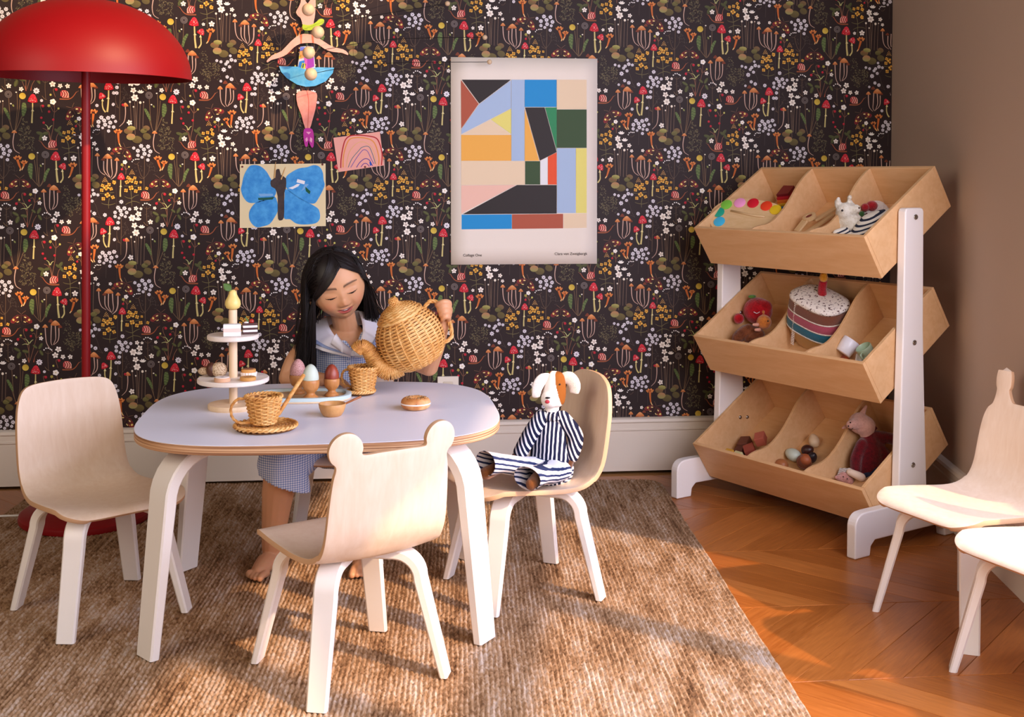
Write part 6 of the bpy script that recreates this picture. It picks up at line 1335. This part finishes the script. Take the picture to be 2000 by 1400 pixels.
WCOT = mat('white_cotton', '#eeeaf0', .85, spec=.15)
dm_ = MB()
limb(dm_, [J(655, 848, -.69), J(660, 790, -.70), J(666, 735, -.71), J(670, 690, -.72)], [.098, .088, .087, .078], 24, 6)
limb(dm_, [J(672, 682, -.722), SH_R+Vector((.024, 0, .0))], [.056, .036]); limb(dm_, [J(672, 682, -.722), SH_L+Vector((-.024, 0, 0))], [.056, .036])
for hip, kn, s in ((HIP_R, KN_R, -1), (HIP_L, KN_L, 1)):
    limb(dm_, [hip, hip.lerp(kn, .5), kn+Vector((0, .012, -.004))], [.080, .074, .060], 20, 6); limb(dm_, [kn+Vector((0, .02, 0)), kn+Vector((.004, .02, -.04)), kn+Vector((.006, .022, -.11))], [.058, .064, .068], 20, 5)
dme = fuse(dm_, .0036, 6, .5, 'dress')
# neckline: open V in front, hollow below the knees
bm = bmesh.new(); bm.from_mesh(dme)
V0, NL, NR = J(689, 682, -.80), J(648, 640, -.80), J(716, 632, -.80)
def in_v(p):
    if p.y > .02: return (Vector((p.x, p.z))-Vector((J(672, 660, -.72).x, J(672, 660, -.72).z))).length < .050
    zl = V0.z+(NL.z-V0.z)*(V0.x-p.x)/(V0.x-NL.x) if p.x < V0.x else V0.z+(NR.z-V0.z)*(p.x-V0.x)/(NR.x-V0.x)
    return p.z > zl and NL.x-.01 < p.x < NR.x+.01
kill = [f for f in bm.faces if in_v(f.calc_center_median())]
ks = set(kill)
for f in bm.faces:
    p = f.calc_center_median()
    for kn, sl in ((KN_R, -.40), (KN_L, .10)):
        if (Vector((p.x, p.y))-Vector((kn.x, kn.y))).length < .13 and p.z < kn.z-.046+sl*(p.x-kn.x): ks.add(f)
kill = list(ks)
bmesh.ops.delete(bm, geom=list(set(kill)), context='FACES')
for v in bm.verts:                                                       # soft folds
    v.co += v.normal*(.0022*math.sin(v.co.x*95+2*math.sin(v.co.z*30))*(1 if v.co.z < .52 else .35))
bm.to_mesh(dme); bm.free()
dr = put('dress', dme, GING, kid); so = dr.modifiers.new('t', 'SOLIDIFY'); so.thickness = .002; dr['label'] = 'sleeveless blue and white gingham dress'
def panel(name, inner, outer, m, parent, nu=16, nv=7, puff=.004, th=.0022):
    A = cr(inner, nu//(len(inner)-1)+1); B = cr(outer, nu//(len(outer)-1)+1); n = 20
    rs = lambda P: [P[min(len(P)-1, int(round(i/(n-1)*(len(P)-1))))] for i in range(n)]
    A, B = rs(A), rs(B); g = [[a.lerp(b, v)+Vector((0, -puff*math.sin(math.pi*v), puff*.4*math.sin(math.pi*v))) for a, b in zip(A, B)] for v in np.linspace(0, 1, nv)]
    o = MB().grid(g).build(name, m, parent, smooth='all'); s = o.modifiers.new('t', 'SOLIDIFY'); s.thickness = th; return o
oy = -.012
cl_in = [J(638, 618, -.700), J(644, 640, -.755), J(660, 662, -.800), J(689, 685, -.822)]; cl_out = [J(588, 640, -.690), J(594, 664, -.770), J(628, 684, -.822), J(684, 698, -.838)]
cr_in = [J(700, 606, -.700), J(708, 632, -.755), J(706, 658, -.800), J(689, 685, -.822)]; cr_out = [J(757, 622, -.690), J(752, 655, -.765), J(732, 684, -.812), J(694, 698, -.838)]
col_l = panel('collar', cl_in, cl_out, WCOT, kid); col_l['label'] = 'wide white sailor collar'; col_r = panel('collar', cr_in, cr_out, WCOT, kid)
panel('collar_back', [J(638, 618, -.700), J(668, 612, -.668), J(700, 606, -.700)], [J(588, 640, -.690), J(668, 640, -.618), J(757, 622, -.690)], WCOT, kid, puff=0)
BTRIM = mat('blue_trim', '#5a78bc', .85, build=lambda nt, b: stripes(nt, b, 4200, '#b8c6e6', '#4a68b0'))
for ci, co_, pr_ in ((cl_in, cl_out, col_l), (cr_in, cr_out, col_r)):
    a = [x.lerp(y, .70)+Vector((0, -.0062, .004)) for x, y in zip(ci, co_)]; b_ = [x.lerp(y, .86)+Vector((0, -.0048, .0035)) for x, y in zip(ci, co_)]; panel('gingham_trim', a, b_, BTRIM, pr_, puff=.0006, th=.001)
# bow
def bowloop(pts_a, pts_b): return panel('bow_loop', pts_a, pts_b, WCOT, bow, puff=.009, th=.004)
bow = bpy.data.objects.new('bow', None); link(bow, kid)
bowloop([J(690, 684, -.850), J(670, 668, -.872), J(657, 651, -.868)], [J(690, 696, -.852), J(668, 688, -.876), J(645, 672, -.868)])
bowloop([J(690, 683, -.850), J(712, 679, -.870), J(737, 676, -.862)], [J(690, 696, -.852), J(710, 699, -.874), J(726, 697, -.866)])
kn_ = MB(); kn_.sphere(J(690, 690, -.858), .0100, 14, 10, (.9, .7, .85)); kn_.build('bow_knot', WCOT, bow, smooth='all')
MB().lathe([(0, 0), (.0042, 0), (.0046, .001), (.0038, .0018), (0, .0014)], 14, J(681, 706, -.828), Matrix.Rotation(D(90), 3, 'X')).build('button', mat('pearl_button', '#b8c0d8', .3), kid, smooth='all')
# ================================================================== striped dog doll on the chair
DB = Vector((.335, -1.135, .281)); doll = thing('dog_doll', 'cloth dog doll in navy striped pyjamas sitting on the birch chair', 'doll', DB)
def JD(px, py, Y): return aty(px, py, Y)-DB
def cloth(name, c, c2=None): return fuzz(name, c, c2 or c, 300, .9)
def tickstripe(name, bg_, ln, per, duty, rot, dist=1.2):
    def bld(nt, b):
        w = N(nt, 'ShaderNodeTexWave'); w.bands_direction = 'X'; w.inputs['Scale'].default_value = .314/per; w.inputs['Distortion'].default_value = dist; w.inputs['Detail Scale'].default_value = 1.5; w.inputs['Detail'].default_value = 1
        nt.links.new(coords(nt, 'Object', (1, 1, 1), rot), w.inputs['Vector']); nt.links.new(ramp(nt, w.outputs['Fac'], [(duty-.03, ln), (duty+.03, bg_)]), b.inputs['Base Color'])
    return mat(name, bg_, .9, spec=.1, build=bld)
TOP = tickstripe('pyjama_top', '#1c2038', '#d8d6da', .0098, .34, (0, 0, .3)); SLV = tickstripe('pyjama_sleeve', '#1c2038', '#d8d6da', .0098, .36, (0, .45, .3)); TRS = tickstripe('pyjama_trousers', '#e2e2ea', '#2a3458', .0105, .36, (0, 1.25, 0))
BRN, WHT = cloth('cloth_brown', '#8a5222', '#75431a'), cloth('cloth_white', '#ece6dc', '#ddd5c8')
YD = -1.14
# top: torso with gathered collar
t_ = MB(); limb(t_, [JD(1074, 912, YD-.02), JD(1072, 870, YD-.01), JD(1075, 830, YD), JD(1078, 812, YD)], [.050, .046, .036, .024], 18); t_.sphere(JD(1076, 895, YD-.02), .050, 16, 10, (1.1, .9, .8))
put('pyjama_top', fuse(t_, .003, 4), TOP, doll)
for nm, pts in (('sleeve', [JD(1056, 818, YD-.012), JD(1036, 848, YD-.03), JD(1016, 884, YD-.045)]), ('sleeve', [JD(1098, 818, YD-.012), JD(1124, 852, YD-.02), JD(1116, 890, YD-.035)])):
    put(nm, fuse(limb(MB(), pts, [.021, .020, .018]), .003, 3), SLV, doll)
for pts in ([JD(1014, 886, YD-.046), JD(1002, 898, YD-.05)], [JD(1115, 892, YD-.036), JD(1108, 915, YD-.045)]): put('hand', fuse(limb(MB(), pts, [.0125, .010]), .0025, 2), cloth('cloth_dark', '#5a3418'), doll)
# trousers: two legs flaring to pinked hems
def leg(pts, rads):
    P = cr(pts, 6); mb = MB(); L = len(P); R = [float(np.interp(i/(L-1), np.linspace(0, 1, len(rads)), rads)) for i in range(L)]
    mb.tube(P, R, 28, caps=False, flat=(.72, 1.12)); return mb
lg1 = leg([JD(1062, 915, YD-.03), JD(1020, 912, YD-.075), JD(978, 905, YD-.115), JD(948, 905, YD-.135)], [.040, .034, .031, .040]).build('trouser_leg', TRS, doll, smooth='all')
lg2 = leg([JD(1082, 918, YD-.045), JD(1068, 925, YD-.105), JD(1050, 928, YD-.150), JD(1030, 934, YD-.175)], [.040, .035, .031, .038]).build('trouser_leg', TRS, doll, smooth='all')
for o_ in (lg1, lg2): so = o_.modifiers.new('t', 'SOLIDIFY'); so.thickness = .002
sk = fuse(limb(MB(), [JD(1066, 915, YD-.02), JD(1090, 916, YD-.01)], [.044, .040]), .003, 3); put('trouser_seat', sk, TRS, doll)
for pts in ([JD(976, 912, YD-.118), JD(950, 924, YD-.137)], [JD(1050, 932, YD-.155), JD(1040, 945, YD-.18)]): put('foot', fuse(limb(MB(), pts, [.0145, .0155]), .0025, 2), BRN, doll)
put('foot_left', fuse(MB().sphere((0, 0, 0), .001, 6, 4), .0008, 0), BRN, doll) if False else None
# head and neck: tall pear-shaped cloth head, white blaze, red mouth
hb = MB(); HD = JD(1082, 762, YD-.005); RR = Matrix.Rotation(D(6), 3, 'Y') @ Matrix.Rotation(D(-22), 3, 'Z')
prof = [(.0, .047), (.014, .045), (.022, .036), (.027, .018), (.0295, .0), (.030, -.014), (.028, -.028), (.020, -.037), (.010, -.040), (.0, -.041)]
pc = cr([(r, 0, z) for r, z in prof], 4)
hb.lathe([(max(p.x, .0002), p.z) for p in pc], 40, HD, RR, cap0=False, cap1=False)
limb(hb, [HD+Vector((-.004, 0, -.03)), JD(1077, 815, YD)], [.018, .0165], 16); hb.sphere(HD+RR @ Vector((-.004, -.018, -.020)), .022, 18, 12)
hm_ = fuse(hb, .0016, 5, .5, 'head')
RI = RR.transposed()
def headcol(co):
    L = (co-np.array(HD)) @ np.array(RI).T; x, y, z = L[:, 0], L[:, 1], L[:, 2]; w, b = np.array(lin('#ece6e0')), np.array(lin('#8a5222'))
    half = np.interp(z, [-.12, -.05, -.035, -.02, 0, .02, .047], [.05, .05, .030, .026, .019, .012, .006]); white = (np.abs(x+.004) < half) & (y < .008); white |= (z < -.042) & (x < .006)
    return np.where(white[:, None], w, b)
paint_mesh(hm_, headcol); put('head', hm_, vcol_mat('doll_head_cloth', .9, .1), doll)
def onface(u, z, d=.0): 
    r = interp(z, [-.04, -.03, -.014, 0, .02, .04], [.022, .040, .041, .034, .028, .02]); return HD+RR @ Vector((u, -math.sqrt(max(0, r*r-u*u))-d, z))
MB().sphere(onface(-.004, -.0135), .0042, 10, 6, (1.6, .6, .6)).build('nose', MATS['bead_black'], doll, smooth='all')
MB().sphere(onface(-.004, -.023), .0052, 12, 8, (1.15, .6, .9)).build('mouth', mat('mouth_red', '#b02c38', .6), doll, smooth='all')
for u in (-.020, .018): MB().sphere(HD+RR @ Vector((u, -.0215, .020)), .0022, 8, 6).build('eye', MATS['bead_black'], doll, smooth='all')
for pts, w in (([JD(1074, 738, YD-.012), JD(1058, 742, YD-.018), JD(1049, 758, YD-.022), JD(1047, 776, YD-.02)], .010), ([JD(1098, 740, YD-.005), JD(1112, 738, YD-.010), JD(1122, 752, YD-.014), JD(1121, 768, YD-.012)], .011)):
    P = cr(pts, 6); put('ear', fuse(MB().tube(P, [w*(.65+.6*math.sin(math.pi*min(1, .2+.7*i/(len(P)-1)))) for i in range(len(P))], 14, flat=(.45, 1.25), up=(0, -1, 0)), .0022, 2), WHT, doll)
cb = MB()
for k in range(9):
    a = k*.7; cb.tube(cr([JD(1077, 812, YD-.014)+Vector((.012*math.cos(a), -.010*abs(math.sin(a)), .006)), JD(1077, 816, YD-.02)+Vector((.020*math.cos(a), -.014*abs(math.sin(a)), -.004))], 3), .0045, 8)
cb.build('gathered_collar', TOP, doll, smooth='all')
